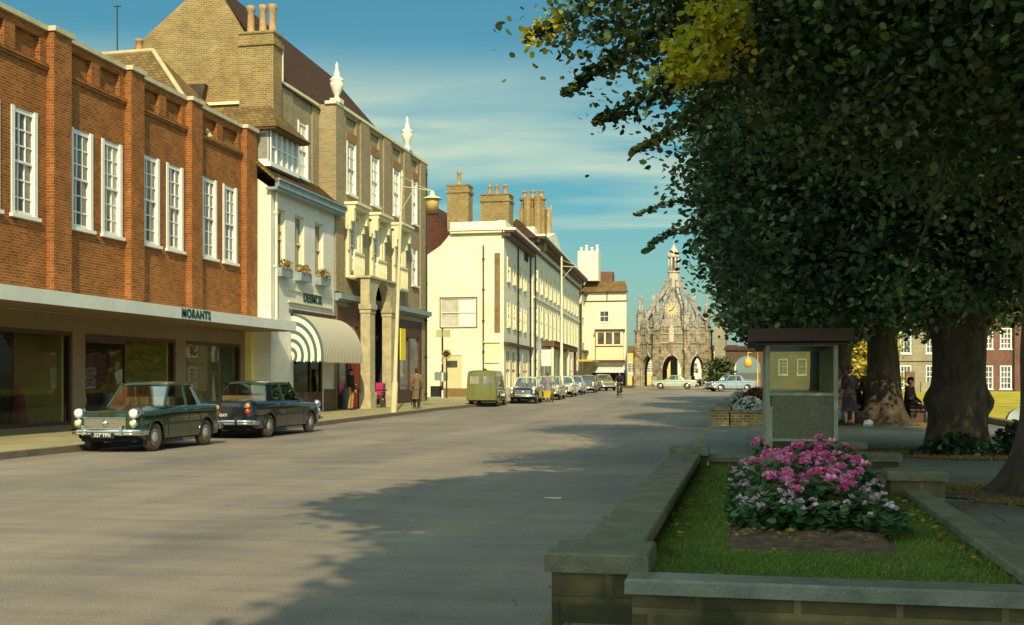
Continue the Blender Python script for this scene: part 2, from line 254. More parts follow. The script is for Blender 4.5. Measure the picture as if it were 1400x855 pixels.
# ------------------------------------------------------------------ mesh helpers
def gz(y): return max(0.0, (y-35)*0.0075)          # the street climbs gently beyond y = 35 m
class Fr:
    """wall frame: s runs along the wall, z up, d outwards"""
    def __init__(s, ox, oy, ang, oz=0.0, flip=False):
        s.o = Vector((ox, oy, oz)); s.u = Vector((math.cos(ang), math.sin(ang), 0)); s.n = Vector((math.sin(ang), -math.cos(ang), 0))
        if flip: s.n = -s.n
    def p(s, a, z, d=0.0): return s.o + s.u*a + s.n*d + Vector((0, 0, z))
def comp(parent):
    off = Vector((0, 0, 0)); r = parent
    while r: off -= r.location; r = r.parent
    return off
class MB:
    def __init__(s): s.v = []; s.f = []; s.sm = []
    def add(s, vs, fs, smooth=False):
        k = len(s.v); s.v += [tuple(v) for v in vs]; s.f += [tuple(i+k for i in f) for f in fs]; s.sm += [smooth]*len(fs); return s
    def hexa(s, P):  # 8 points: bottom 4 ccw, top 4
        return s.add(P, [(3, 2, 1, 0), (4, 5, 6, 7), (0, 1, 5, 4), (1, 2, 6, 5), (2, 3, 7, 6), (3, 0, 4, 7)])
    def box(s, x0, x1, y0, y1, z0, z1):
        return s.hexa([(x0, y0, z0), (x1, y0, z0), (x1, y1, z0), (x0, y1, z0), (x0, y0, z1), (x1, y0, z1), (x1, y1, z1), (x0, y1, z1)])
    def fbox(s, fr, a0, a1, z0, z1, d0, d1):
        return s.hexa([fr.p(a0, z0, d1), fr.p(a1, z0, d1), fr.p(a1, z0, d0), fr.p(a0, z0, d0), fr.p(a0, z1, d1), fr.p(a1, z1, d1), fr.p(a1, z1, d0), fr.p(a0, z1, d0)])
    def quad(s, a, b, c, d): return s.add([a, b, c, d], [(0, 1, 2, 3)])
    def poly(s, pts): return s.add(pts, [tuple(range(len(pts)))])
    def prism(s, pts, vec):
        n = len(pts); vec = Vector(vec); P = [Vector(p) for p in pts]; Q = [p+vec for p in P]
        return s.add(P+Q, [tuple(reversed(range(n))), tuple(range(n, 2*n))] + [(i, (i+1) % n, n+(i+1) % n, n+i) for i in range(n)])
    def tube(s, pts, rad, n=8, smooth=True, cap=True):
        P = [Vector(p) for p in pts]; rad = rad if isinstance(rad, (list, tuple)) else [rad]*len(P)
        vs = []; ref = None
        for i, p in enumerate(P):
            t = (P[min(i+1, len(P)-1)] - P[max(i-1, 0)]).normalized()
            if ref is None: ref = Vector((0, 0, 1)) if abs(t.z) < 0.9 else Vector((1, 0, 0))
            a = t.cross(ref).normalized(); b = t.cross(a).normalized(); ref = -b if False else ref
            for k in range(n):
                th = 2*math.pi*k/n; vs.append(p + (a*math.cos(th) + b*math.sin(th))*rad[i])
        fs = []
        for i in range(len(P)-1):
            for k in range(n): fs.append((i*n+k, i*n+(k+1) % n, (i+1)*n+(k+1) % n, (i+1)*n+k))
        s.add(vs, fs, smooth)
        if cap: m = len(P)-1; s.add(vs[:n], [tuple(range(n))]); s.add(vs[m*n:], [tuple(reversed(range(n)))])
        return s
    def lathe(s, c, prof, n=16, smooth=True, ax='z'):
        vs = []; c = Vector(c)
        for r, h in prof:
            for k in range(n):
                th = 2*math.pi*k/n; x, y = r*math.cos(th), r*math.sin(th)
                vs.append(c + (Vector((x, y, h)) if ax == 'z' else Vector((h, x, y)) if ax == 'x' else Vector((x, h, y))))
        fs = [(i*n+k, i*n+(k+1) % n, (i+1)*n+(k+1) % n, (i+1)*n+k) for i in range(len(prof)-1) for k in range(n)]
        fs += [tuple(range(n))[::-1], tuple((len(prof)-1)*n+k for k in range(n))]
        return s.add(vs, fs, smooth)
    def wall(s, fr, a0, a1, z0, z1, holes, d=0.0, reveal=0.15):
        """flat wall with rectangular holes (a0,a1,z0,z1) and reveals going inwards"""
        A = sorted(set([a0, a1] + [h[0] for h in holes] + [h[1] for h in holes])); Z = sorted(set([z0, z1] + [h[2] for h in holes] + [h[3] for h in holes]))
        A = [a for a in A if a0 <= a <= a1]; Z = [z for z in Z if z0 <= z <= z1]
        for i in range(len(A)-1):
            for j in range(len(Z)-1):
                ca, cz = (A[i]+A[i+1])/2, (Z[j]+Z[j+1])/2
                if any(h[0] < ca < h[1] and h[2] < cz < h[3] for h in holes): continue
                s.quad(fr.p(A[i], Z[j], d), fr.p(A[i+1], Z[j], d), fr.p(A[i+1], Z[j+1], d), fr.p(A[i], Z[j+1], d))
        for h in holes:
            x0, x1, y0, y1 = h[:4]; e = d-reveal
            s.quad(fr.p(x0, y0, d), fr.p(x0, y1, d), fr.p(x0, y1, e), fr.p(x0, y0, e)); s.quad(fr.p(x1, y1, d), fr.p(x1, y0, d), fr.p(x1, y0, e), fr.p(x1, y1, e))
            s.quad(fr.p(x0, y1, d), fr.p(x1, y1, d), fr.p(x1, y1, e), fr.p(x0, y1, e)); s.quad(fr.p(x1, y0, d), fr.p(x0, y0, d), fr.p(x0, y0, e), fr.p(x1, y0, e))
        return s
    def build(s, name, m, parent=None, local=False):
        me = bpy.data.meshes.new(name); me.from_pydata(s.v, [], s.f); me.update()
        if any(s.sm): me.polygons.foreach_set('use_smooth', s.sm)
        me.materials.append(M[m] if isinstance(m, str) else m)
        o = bpy.data.objects.new(name, me); col.objects.link(o)
        if parent is not None:
            o.parent = parent
            if not local: o.location = comp(parent)
        return o
def tag(o, label=None, cat=None, group=None, kind=None):
    if label: o['label'] = label
    if cat: o['category'] = cat
    if group: o['group'] = group
    if kind: o['kind'] = kind
    return o
def thing(name, label, cat, loc=(0, 0, 0), rz=0, group=None):
    o = bpy.data.objects.new(name, None); col.objects.link(o); o.location = loc; o.rotation_euler = (0, 0, rz); o.empty_display_size = 0.2
    return tag(o, label, cat, group)
def copy_tree(o, parent=None):
    c = o.copy(); col.objects.link(c); c.parent = parent
    for ch in list(KIDS(o)): copy_tree(ch, c)
    return c
def KIDS(o): return [x for x in bpy.data.objects if x.parent == o]
def text_obj(txt, size, m, parent, matrix, name='lettering', extrude=0.01, bold=0.0, spacing=1.0):
    c = bpy.data.curves.new(name, 'FONT'); c.body = txt; c.size = size; c.extrude = extrude; c.align_x = 'CENTER'; c.align_y = 'CENTER'; c.offset = bold; c.space_character = spacing
    t = bpy.data.objects.new('tmp', c); col.objects.link(t)
    bpy.context.view_layer.update()
    me = bpy.data.meshes.new_from_object(t.evaluated_get(bpy.context.evaluated_depsgraph_get()))
    bpy.data.objects.remove(t); bpy.data.curves.remove(c)
    me.transform(matrix); me.materials.clear(); me.materials.append(M[m] if isinstance(m, str) else m)
    o = bpy.data.objects.new(name, me); col.objects.link(o); o.parent = parent
    if parent: o.location = comp(parent)
    return o
def npmesh(name, V, F, m, parent=None, smooth=False):
    """V (n,3), F (k,nv) all same size"""
    me = bpy.data.meshes.new(name); nv = F.shape[1]; k = F.shape[0]
    me.vertices.add(len(V)); me.vertices.foreach_set('co', V.astype(np.float32).ravel())
    me.loops.add(k*nv); me.loops.foreach_set('vertex_index', F.astype(np.int32).ravel())
    me.polygons.add(k); me.polygons.foreach_set('loop_start', np.arange(0, k*nv, nv, dtype=np.int32))
    me.polygons.foreach_set('loop_total', np.full(k, nv, dtype=np.int32))
    me.update(calc_edges=True); me.validate()
    me.materials.append(M[m] if isinstance(m, str) else m)
    o = bpy.data.objects.new(name, me); col.objects.link(o)
    if parent: o.parent = parent; o.location = comp(parent)
    return o
def leaves(name, P, size, m, parent=None, up=0.5, sides=6, jitter=0.35, droop=0.0):
    """one leaf-shaped polygon per point"""
    n = len(P); s = size*(1+jitter*(rng.random(n)*2-1))
    nrm = rng.normal(size=(n, 3)); nrm[:, 2] = np.abs(nrm[:, 2])+up; nrm /= np.linalg.norm(nrm, axis=1)[:, None]
    a = rng.normal(size=(n, 3)); a[:, 2] -= droop; a -= nrm*(a*nrm).sum(1)[:, None]; a /= np.linalg.norm(a, axis=1)[:, None]
    b = np.cross(nrm, a)
    if sides == 6: sh = [(-0.5, 0), (-0.28, 0.36), (0.15, 0.40), (0.6, 0), (0.15, -0.40), (-0.28, -0.36)]
    else: sh = [(-0.5, 0), (0, 0.42), (0.55, 0), (0, -0.42)]
    V = np.stack([P + a*(s*x)[:, None] + b*(s*y)[:, None] + nrm*(s*(-0.25*abs(y)))[:, None] for x, y in sh], 1).reshape(-1, 3)
    F = np.arange(n*len(sh)).reshape(n, len(sh))
    return npmesh(name, V, F, m, parent)

# ------------------------------------------------------------------ ground
def strip(name, xs, ys, m, dz=0.0, zf=gz):
    """sheet following the street's slope; xs may be functions of y"""
    V = []; F = []
    for y in ys:
        for x in xs: V.append((x(y) if callable(x) else x, y, zf(y)+dz))
    n = len(xs)
    for i in range(len(ys)-1):
        for j in range(n-1): F.append((i*n+j, i*n+j+1, (i+1)*n+j+1, (i+1)*n+j))
    mb = MB().add(V, F, True); return mb.build(name, m)
YS = [-60, -20, 0, 10, 20, 30, 35, 45, 60, 80, 100, 130, 170, 260, 600, 1500]
tag(strip('ground', [-900, -60, 60, 900], YS, mat('distant ground', (0.12, 0.115, 0.06), var=0.3, scale=0.05), -0.03), kind='structure')
KX = -13.6
def kerbx(y):
    if y < 50: return KX
    if y < 66: return KX + (y-50)/16*1.25
    return -12.35 - (y-66)*0.0533*0.9
tag(strip('road', [kerbx, -8, -4, -1.05], [y for y in YS if y <= 45] + [50, 55, 60, 66, 75, 85, 95], 'road', 0.0), kind='structure')
tag(strip('market_square', [-40, -17, -8, 4, 30], [95, 105, 115, 130, 170, 260], 'road', -0.002), kind='structure')
# left pavement with kerb
def slab(name, x0, x1, ys, dz, m, kx=None):
    mb = MB(); 
    for i in range(len(ys)-1):
        ya, yb = ys[i], ys[i+1]; f = lambda q, y: q(y) if callable(q) else q
        za, zb = gz(ya), gz(yb)
        P = [(f(x0, ya), ya, za-0.1), (f(x1, ya), ya, za-0.1), (f(x1, yb), yb, zb-0.1), (f(x0, yb), yb, zb-0.1),
             (f(x0, ya), ya, za+dz), (f(x1, ya), ya, za+dz), (f(x1, yb), yb, zb+dz), (f(x0, yb), yb, zb+dz)]
        mb.add(P, [(4, 5, 6, 7), (1, 2, 6, 5), (3, 0, 4, 7)] + ([(0, 1, 5, 4)] if i == 0 else []))
    return mb.build(name, m)
YL = [-40, 0, 20, 35, 45, 50, 55, 60, 66, 80, 100, 125]
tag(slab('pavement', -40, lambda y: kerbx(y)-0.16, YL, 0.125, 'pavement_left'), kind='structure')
tag(slab('kerb', lambda y: kerbx(y)-0.159, kerbx, YL, 0.13, mat('shade toned kerb granite', (0.13, 0.11, 0.08), var=.3, scale=4)), kind='structure')  # shade of the kerb face put into its dark base colour
# right pavement and park path
YR = [-40, 0, 16.5, 35, 50, 60, 80, 96]
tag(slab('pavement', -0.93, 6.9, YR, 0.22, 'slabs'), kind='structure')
tag(slab('kerb', -1.09, -0.931, YR, 0.17, 'yellow_line'), kind='structure')
# lawn beyond the path with its low stone edging
tag(strip('lawn', [7.12, 12, 60], [10, 20, 35, 60, 88], 'lawn_far', 0.27), kind='structure')
t = MB()
for a, b in zip([12, 22, 32, 42, 52, 62, 72], [22, 32, 42, 52, 62, 72, 82]): t.box(6.86, 7.14, a+0.01, b, 0.1+gz(a), 0.38+gz(a))
tag(t.build('edging_wall', 'coping'), 'long low dark stone edging between grey path and yellow lawn', 'low wall')
# soil rings under the trees
def disc(name, x, y, r, z, m, squash=1.0):
    n = 30; P = [(x+r*math.cos(2*math.pi*k/n)*(1+0.15*math.sin(3*k+x)), y+r*squash*math.sin(2*math.pi*k/n), z) for k in range(n)]
    return MB().add([(x, y, z+0.05)]+P, [(0, 1+k, 1+(k+1) % n) for k in range(n)], True).build(name, m)
TREES = dict(A=(3.35, 13.2), B=(3.55, 20.6), C=(3.82, 33.8), D=(3.65, 48.0), E=(3.9, 4.5), F=(4.3, -4.0), G=(3.6, -13.0), H=(3.7, -22.0))
for k in 'ABC': tag(disc('bare_soil', *TREES[k], (1.25, 1.55, 1.0)['ABC'.index(k)], 0.235, 'soil'), kind='structure')

# ================================================================== BUILDINGS
LF = lambda X: Fr(X, 0, R(90))      # left side of the street: s = y, outward = +x   (u=(0,1), n=(1,0))
def win(par, fr, a0, a1, z0, z1, nx=2, nzt=2, nzb=2, pane='pane_dark', frame='white_paint', fw=0.07, bw=0.03, inset=0.1, sill=True, proj=0.06, split=0.5, sashdrop=True, d0=0.0):
    """a sash window filling the hole a0..a1, z0..z1"""
    f = MB(); d = d0-inset
    f.fbox(fr, a0, a0+fw, z0, z1, d-0.06, d+0.04+(0.06 if proj > 0.05 else 0)); f.fbox(fr, a1-fw, a1, z0, z1, d-0.06, d+0.04+(0.06 if proj > 0.05 else 0))
    f.fbox(fr, a0+fw, a1-fw, z1-fw, z1, d-0.06, d+0.04); f.fbox(fr, a0+fw, a1-fw, z0, z0+fw*0.8, d-0.06, d+0.04)
    zm = z0+(z1-z0)*(1-split); f.fbox(fr, a0+fw, a1-fw, zm-0.03, zm+0.03, d-0.04, d+0.035)
    ia, ib = a0+fw, a1-fw
    for k in range(1, nx):
        x = ia+(ib-ia)*k/nx
        f.fbox(fr, x-bw/2, x+bw/2, zm+0.03, z1-fw, d-0.03, d+0.02); f.fbox(fr, x-bw/2, x+bw/2, z0+fw*0.8, zm-0.03, d-0.05, d-0.01)
    for k in range(1, nzt):
        z = zm+(z1-fw-zm)*k/nzt; f.fbox(fr, ia, ib, z-bw/2, z+bw/2, d-0.029, d+0.018)
    for k in range(1, nzb):
        z = z0+(zm-z0)*k/nzb; f.fbox(fr, ia, ib, z-bw/2, z+bw/2, d-0.049, d-0.012)
    W = f.build('window', frame, par)
    p = MB(); p.fbox(fr, ia-0.01, ib+0.01, zm, z1-fw+0.01, d-0.035, d-0.015); p.fbox(fr, ia-0.01, ib+0.01, z0+fw*0.7, zm+0.001, d-0.058, d-0.04); p.build('pane', pane, W)
    if sill: MB().fbox(fr, a0-0.06, a1+0.06, z0-0.09, z0-0.001, d-0.05, d0+proj).build('sill', frame, W)
    return W
def pipe(par, fr, s, z0, z1, r=0.05, d=0.09, m='black_paint', name='drainpipe'):
    b = MB().tube([fr.p(s, z0, d), fr.p(s, z1, d)], r, 8)
    for k in range(int((z1-z0)/2.0)+1): b.fbox(fr, s-r*1.5, s+r*1.5, z0+0.3+k*2.0, z0+0.38+k*2.0, 0.0, d+r*1.1)
    return b.build(name, m, par)
def pot(b, x, y, z, h=0.6, r=0.15): b.lathe((x, y, z), [(r*1.15, 0), (r*1.2, 0.06), (r, 0.1), (r*0.85, h*0.8), (r*1.1, h*0.85), (r*1.1, h), (r*0.7, h)], 10)
def stack(par, x0, x1, y0, y1, z0, z1, m='brick_yellow', pots=(), ph=0.6, pm=None, cap=True, name='chimney'):
    b = MB().box(x0, x1, y0, y1, z0, z1)
    c = b.build(name, m, par)
    if cap:
        q = MB().box(x0-0.07, x1+0.07, y0-0.07, y1+0.07, z1-0.45, z1-0.3); q.box(x0-0.05, x1+0.05, y0-0.05, y1+0.05, z1+0.002, z1+0.09); q.build('chimney_band', m, c)
    for px_, py_ in pots:
        q = MB(); pot(q, px_, py_, z1+0.05, ph); q.build('chimney_pot', pm or 'terracotta', c)
    return c
M['terracotta'] = mat('sooty terracotta', (0.36, 0.22, 0.09), var=0.3, scale=6)

# ---------- 1: the orange brick department store
B = thing('department_store', 'orange brick department store with tall white sash windows above a long flat shop canopy', 'building', (-18, 30, 0))
fr = LF(-18.0); PILS = [(19.15, 19.95), (22.98, 23.78), (26.83, 27.63), (30.66, 31.4), (34.4, 35.15), (38.58, 39.45)]
WINS = [(19.9-2.0, 19.0), (20.2, 21.25), (21.72, 22.77), (24.0-.0, 24.9), (25.35, 26.42), (27.9, 28.97), (29.42, 30.5), (31.63, 32.68), (33.12, 34.2), (35.5, 36.6), (37.08, 38.2)]
WINS = WINS[1:]
zb, zs, zt, zp = 3.28, 5.66, 8.37, 10.62
PAN = []
for a, b in zip(PILS[:-1], PILS[1:]):
    mid = (a[1]+b[0])/2
    PAN += [(a[1]+0.28, mid-0.22, 9.78, 10.42), (mid+0.22, b[0]-0.28, 9.78, 10.42)]
wl = MB().wall(fr, 16, 39.5, zb, zp, [(a, b, zs, zt) for a, b in WINS]+PAN, 0.0, 0.14)
for h in PAN: wl.quad(fr.p(h[0], h[2], -0.14), fr.p(h[1], h[2], -0.14), fr.p(h[1], h[3], -0.14), fr.p(h[0], h[3], -0.14))
wl.build('wall', 'brick_orange', B)
MB().quad((-18.7, 39.55, 0), (-30, 39.55, 0), (-30, 39.55, 10.6), (-18.0, 39.55, 10.6)).build('party_wall', 'brick_yellow', B)
for a, b in PILS: MB().fbox(fr, a, b, zb, zp+0.02, 0.001, 0.22).build('pilaster', 'brick_orange', B)
q = MB()
for a, b in zip([(15, 16)]+PILS[:-1], PILS): q.fbox(fr, a[1], b[0], 9.60, 9.72, 0.001, 0.07); q.fbox(fr, a[1], b[0], 9.66, 9.74, 0.07, 0.10)
q.build('string_course', 'brick_orange', B)
q = MB().fbox(fr, 15.5, 39.5, zp+0.003, zp+0.13, -0.35, 0.09)
for a, b in PILS: q.fbox(fr, a-0.05, b+0.05, zp+0.004, zp+0.134, 0.09, 0.30)
q.build('coping', mat('pale parapet coping', (0.50, 0.45, 0.30), var=0.2, scale=5), B)
for i, (a, b) in enumerate(WINS):
    win(B, fr, a, b, zs, zt, 3, 3, 3, pane=('pane_dark', 'pane_mid')[i in (2, 5)], fw=0.13, bw=0.035, inset=0.07, proj=0.10, split=0.5)
# flat roof behind, with hipped roof blocks rising behind the parapet
MB().box(-30, -18.36, 16, 39.5, 9.9, 10.0).build('flat_roof', 'blue_grey', B)
# canopy
MB().box(-17.99, -16.3, 14, 39.62, 3.29, 3.63).build('canopy', 'canopy_grey', B)
C = B.children[-1] if B.children else None
can = [o for o in bpy.data.objects if o.name.startswith('canopy') and o.parent == B][0]
MB().box(-17.95, -16.36, 14.1, 39.56, 3.268, 3.289).build('soffit', 'fascia_brown', can)
mtx = Matrix.Translation((-16.285, 31.80, 3.46)) @ Matrix.Rotation(R(90), 4, 'Z') @ Matrix.Rotation(R(90), 4, 'X')
text_obj('MORANTS', 0.36, 'dark_green_letter', can, mtx, 'lettering', 0.012, 0.006, 1.14)
# shop front: fascia, columns, windows
f2 = LF(-18.25); HS = [(23.2, 28.42, 0.25, 2.82), (29.02, 34.22, 0.25, 2.8), (34.9, 39.1, 0.25, 2.8)]
MB().wall(f2, 20.5, 39.5, 0.12, 3.285, HS, 0.0, 0.25).build('shopfront_wall', 'fascia_brown', B)
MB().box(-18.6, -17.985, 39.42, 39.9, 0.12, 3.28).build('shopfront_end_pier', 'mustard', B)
for k, (a, b, z0, z1) in enumerate(HS):
    f = MB(); d = -0.1
    f.fbox(f2, a, a+0.07, z0, z1, d-0.05, d+0.05); f.fbox(f2, b-0.07, b, z0, z1, d-0.05, d+0.05); f.fbox(f2, a+0.07, b-0.07, z1-0.12, z1, d-0.05, d+0.05); f.fbox(f2, a+0.07, b-0.07, z0, z0+0.1, d-0.05, d+0.05)
    if k == 1: f.fbox(f2, 31.2, 31.27, z0+0.1, z1-0.12, d-0.04, d+0.04); f.fbox(f2, a+0.07, 31.2, 2.55, 2.68, d-0.045, d+0.045)
    W = f.build('display_window', 'dark_wood', B)
    MB().quad(f2.p(a+0.05, z0+0.08, d), f2.p(b-0.05, z0+0.08, d), f2.p(b-0.05, z1-0.1, d), f2.p(a+0.05, z1-0.1, d)).build('pane', 'glass', W)
    MB().box(-20.6, -18.52, a, b, z0-0.1, z0+0.02).build('display_floor', 'dark_wood', W)
    MB().box(-20.1, -20.0, a, b, z0, z1+0.1).build('display_backdrop', 'green_curtain' if k == 2 else 'shop_dark', W)
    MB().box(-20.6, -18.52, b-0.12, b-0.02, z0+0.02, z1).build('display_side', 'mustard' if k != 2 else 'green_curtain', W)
    MB().box(-20.6, -18.52, a+0.02, a+0.1, z0+0.02, z1).build('display_side', 'shop_dark', W)
    MB().box(-20.7, -18.5, a, b, z1+0.01, z1+0.08).build('display_ceiling', 'shop_dark', W)
# goods in the windows
def mannequin(x, y, z, m, lab, h=1.0):
    b = MB().lathe((x, y, z), [(0.14, 0), (0.15, 0.03), (0.02, 0.05), (0.02, 0.45*h), (0.24, 0.5*h), (0.17, 0.95*h), (0.14, 1.05*h), (0.2, 1.3*h), (0.18, 1.42*h), (0.06, 1.5*h), (0.05, 1.56*h), (0.085, 1.62*h), (0.09, 1.74*h), (0.05, 1.82*h)], 12)
    return tag(b.build('mannequin', m), lab, 'mannequin', None)
cl = [cloth('pale dress', (0.65, 0.6, 0.45)), cloth('ochre dress', (0.5, 0.34, 0.12)), cloth('dark red dress', (0.2, 0.04, 0.03)), cloth('sage dress', (0.32, 0.40, 0.26)), cloth('blue coat', (0.06, 0.08, 0.12))]
mannequin(-19.3, 26.3, 0.27, cl[3], 'shop mannequin in sage green behind the first big shop window')
mannequin(-19.5, 25.0, 0.27, cl[1], 'shop mannequin in ochre nearest the left edge behind the first shop window')
mannequin(-19.2, 29.6, 0.27, cl[4], 'shop mannequin in dark blue at the left end of the middle shop window')
mannequin(-19.4, 30.5, 0.27, cl[0], 'shop mannequin in a pale dress left of the dividing bar in the middle shop window')
mannequin(-19.6, 32.9, 0.27, cl[1], 'shop mannequin in ochre right of the dividing bar in the middle shop window')
mannequin(-19.1, 35.6, 0.27, cl[4], 'shop mannequin in dark blue before the green curtain of the last shop window', 0.85)
for i, (y, z, s, m, lb) in enumerate([(31.9, 1.35, 0.4, cl[0], 'pale square display card tilted high in the middle shop window'), (32.35, 1.05, 0.36, cl[1], 'ochre display card tilted below the pale one in the middle shop window'), (36.2, 2.25, 0.3, cl[0], 'small pale display card near the top of the green curtained shop window')]):
    tag(MB().hexa([(-19.0, y, z), (-18.95, y+s*.9, z+s*.3), (-18.93, y+s*.9, z+s*.32), (-18.98, y, z+.02), (-19.02, y-s*.3, z+s*.9), (-18.97, y+s*.6, z+s*1.2), (-18.95, y+s*.6, z+s*1.22), (-19.0, y-s*.3, z+s*.92)]).build('display_card', m), lb, 'display card')

for i, (y, z, h, r, m, lb) in enumerate([(27.2, .3, .95, .22, 2, 'dark red draped display stand right of the sage mannequin in the first shop window'), (24.4, .3, .7, .3, 0, 'pale low draped stand at the far left of the first shop window'), (31.6, .3, .8, .25, 3, 'sage draped stand below the tilted cards in the middle shop window'),
        (33.6, .3, 1.1, .2, 0, 'tall pale draped stand at the right end of the middle shop window'), (37.3, .3, .75, .28, 1, 'ochre draped stand in the middle of the green curtained shop window'), (38.4, .3, 1.3, .18, 0, 'narrow pale draped stand at the right end of the green curtained window')]):
    k = MB()
    nn = 18; V = []
    for q in range(7):
        u = q/6
        for j in range(nn): th = 2*math.pi*j/nn; rr = r*(.6+.55*(1-u))*(1+.13*(1-u)*math.sin(6*th+i)); V.append((-19.1+rr*math.cos(th), y+rr*math.sin(th), z+h*u))
    k.add(V, [(a*nn+j, a*nn+(j+1) % nn, (a+1)*nn+(j+1) % nn, (a+1)*nn+j) for a in range(6) for j in range(nn)]+[tuple(6*nn+j for j in range(nn))], True)
    tag(k.build('display_stand', cl[m]), lb, 'display stand')
# ---------- roofs seen above the parapet of the store
B = thing('tiled_roof_house', 'house behind the brick store, only its mossy hipped tile roof showing over the parapet', 'house', (-22, 38, 0))
MB().box(-26.5, -19.0, 36.4, 41.0, 0.0, 9.95).build('wall', 'brick_yellow', B)
rid = [(-24.4, 39.6, 12.85), (-20.6, 39.6, 12.85)]; ev = [(-28, 36.0, 9.7), (-17.9, 36.0, 9.7), (-17.9, 41.05, 9.7), (-28, 41.05, 9.7)]
rid = [(-26.0, 38.6, 13.6), (-21.4, 38.4, 13.6)]
rf = MB().add(rid+ev, [(2, 3, 1, 0), (3, 4, 1), (4, 5, 0, 1), (5, 2, 0)]).build('roof', 'tile_moss', B)
MB().tube([rid[1], (-17.9, 36.0, 9.72)], 0.09, 8).tube(rid, 0.09, 8).build('ridge_tiles', mat('pale hip mortar', (0.45, 0.37, 0.2)), rf)
c = stack(B, -22.9, -22.3, 39.3, 39.8, 12.9, 13.8, pots=((-22.6, 39.55),), ph=0.55, cap=False)
MB().tube([(-22.9, 38.5, 13.5), (-22.9, 38.5, 15.4)], 0.025, 6).tube([(-23.05, 38.5, 15.35), (-22.75, 38.5, 15.35)], 0.02, 6).build('aerial', 'black_paint', rf)

# ---------- 2: white rendered shop with dormer
B = thing('white_shop_house', 'narrow white rendered shop house with tiled roof, dormer and three flower box windows', 'building', (-17.3, 43, 0))
fr = LF(-17.3); H3 = [(40.0, 40.95, 5.75, 7.95), (41.9, 42.85, 5.75, 7.95), (44.0, 44.95, 5.75, 7.95)]
shop = (41.75, 44.9, 0.15, 3.15)
MB().wall(fr, 39.62, 46.3, 0.12, 8.6, H3+[shop], 0.0, 0.22).build('wall', 'render_grey', B)
MB().add([(-17.3, 39.62, 0.12), (-17.3, 39.62, 8.6), (-18.3, 39.62, 9.3), (-26, 39.62, 9.3), (-26, 39.62, 0.12)], [(0, 1, 2, 3, 4)]).build('side_wall', 'render_white', B)
for a, b, z0, z1 in H3:
    w_ = win(B, fr, a, b, z0, z1, 1, 1, 1, pane='pane_dark', frame='cream_paint', fw=0.08, inset=0.16, sill=False, proj=0.0)
    bx = MB().fbox(fr, a-0.02, b+0.12, z0-0.38, z0-0.05, 0.001, 0.28).build('flower_box', 'blue_grey', w_)
    P = np.array([tuple(fr.p(a+0.05+0.95*random.random(), z0-0.08+0.35*random.random()**1.3, 0.02+0.3*random.random())) for _ in range(260)])
    o = leaves('flowers', P, 0.09, leafmat('box flowers %d' % int(a), [(0.10, 0.12, 0.03), (0.35, 0.27, 0.08), (0.5, 0.35, 0.10), (0.6, 0.3, 0.12)], nscale=6), None); o.parent = w_; o.location = (0, 0, 0)
# eaves gutter board
MB().fbox(fr, 39.4, 46.6, 8.52, 8.62, -0.1, 0.34).fbox(fr, 39.42, 46.58, 8.62, 8.86, 0.25, 0.40).fbox(fr, 39.40, 46.6, 8.86, 8.93, 0.22, 0.46).build('gutter', 'blue_grey', B)
rf = MB().add([(-16.95, 39.35, 8.9), (-16.95, 46.5, 8.9), (-18.2, 46.5, 9.95), (-18.2, 39.35, 9.95)], [(0, 1, 2, 3)]).prism([(-16.95, 39.35, 8.78), (-16.95, 39.35, 8.9), (-18.2, 39.35, 9.95), (-18.2, 39.35, 9.83)], (0, 7.15, 0)).build('roof', 'tile_moss', B)
# dormer
dm = MB(); dm.box(-18.9, -17.34, 39.72, 41.05, 9.45, 9.62); dm.box(-17.95, -17.34, 41.05, 42.45, 9.45, 9.62); dm.box(-18.9, -17.42, 39.78, 39.84, 9.62, 10.8)
D = dm.build('dormer', 'white_paint', B)
q = MB()
for k in range(6): q.box(-17.47, -17.37, 39.78+k*0.515, 39.87+k*0.515, 9.62, 10.85)
q.box(-17.46, -17.38, 39.8, 42.4, 10.18, 10.24)
for x in (-18.0, -18.85): q.box(x-0.05, x+0.05, 39.76, 39.86, 9.62, 10.85)
q.box(-17.95, -17.45, 42.38, 42.44, 9.62, 10.85)
q.build('dormer_frame', 'white_paint', D)
MB().box(-17.44, -17.42, 39.88, 42.36, 9.62, 10.85).box(-18.8, -18.05, 39.765, 39.775, 9.75, 10.7).box(-17.95, -17.5, 39.765, 39.775, 9.75, 10.7).build('pane', 'pane_blind', D)
P = [(-16.98, 39.4, 10.86), (-16.98, 42.8, 10.86), (-18.04, 42.8, 10.86), (-18.04, 41.06, 10.86), (-19.6, 41.06, 10.86), (-19.6, 39.4, 10.86), (-17.75, 40.5, 11.9), (-19.6, 40.5, 11.9), (-18.04, 41.06, 11.75)]
MB().add(P, [(0, 6, 7, 5), (0, 1, 6), (1, 2, 8, 6), (6, 8, 4, 7), (5, 7, 4), (5, 4, 3, 0), (0, 3, 2, 1)]).box(-19.5, -17.05, 39.45, 41.04, 10.78, 10.858).box(-18.03, -17.05, 41.041, 42.75, 10.78, 10.858).build('dormer_roof', 'tile_moss', D)
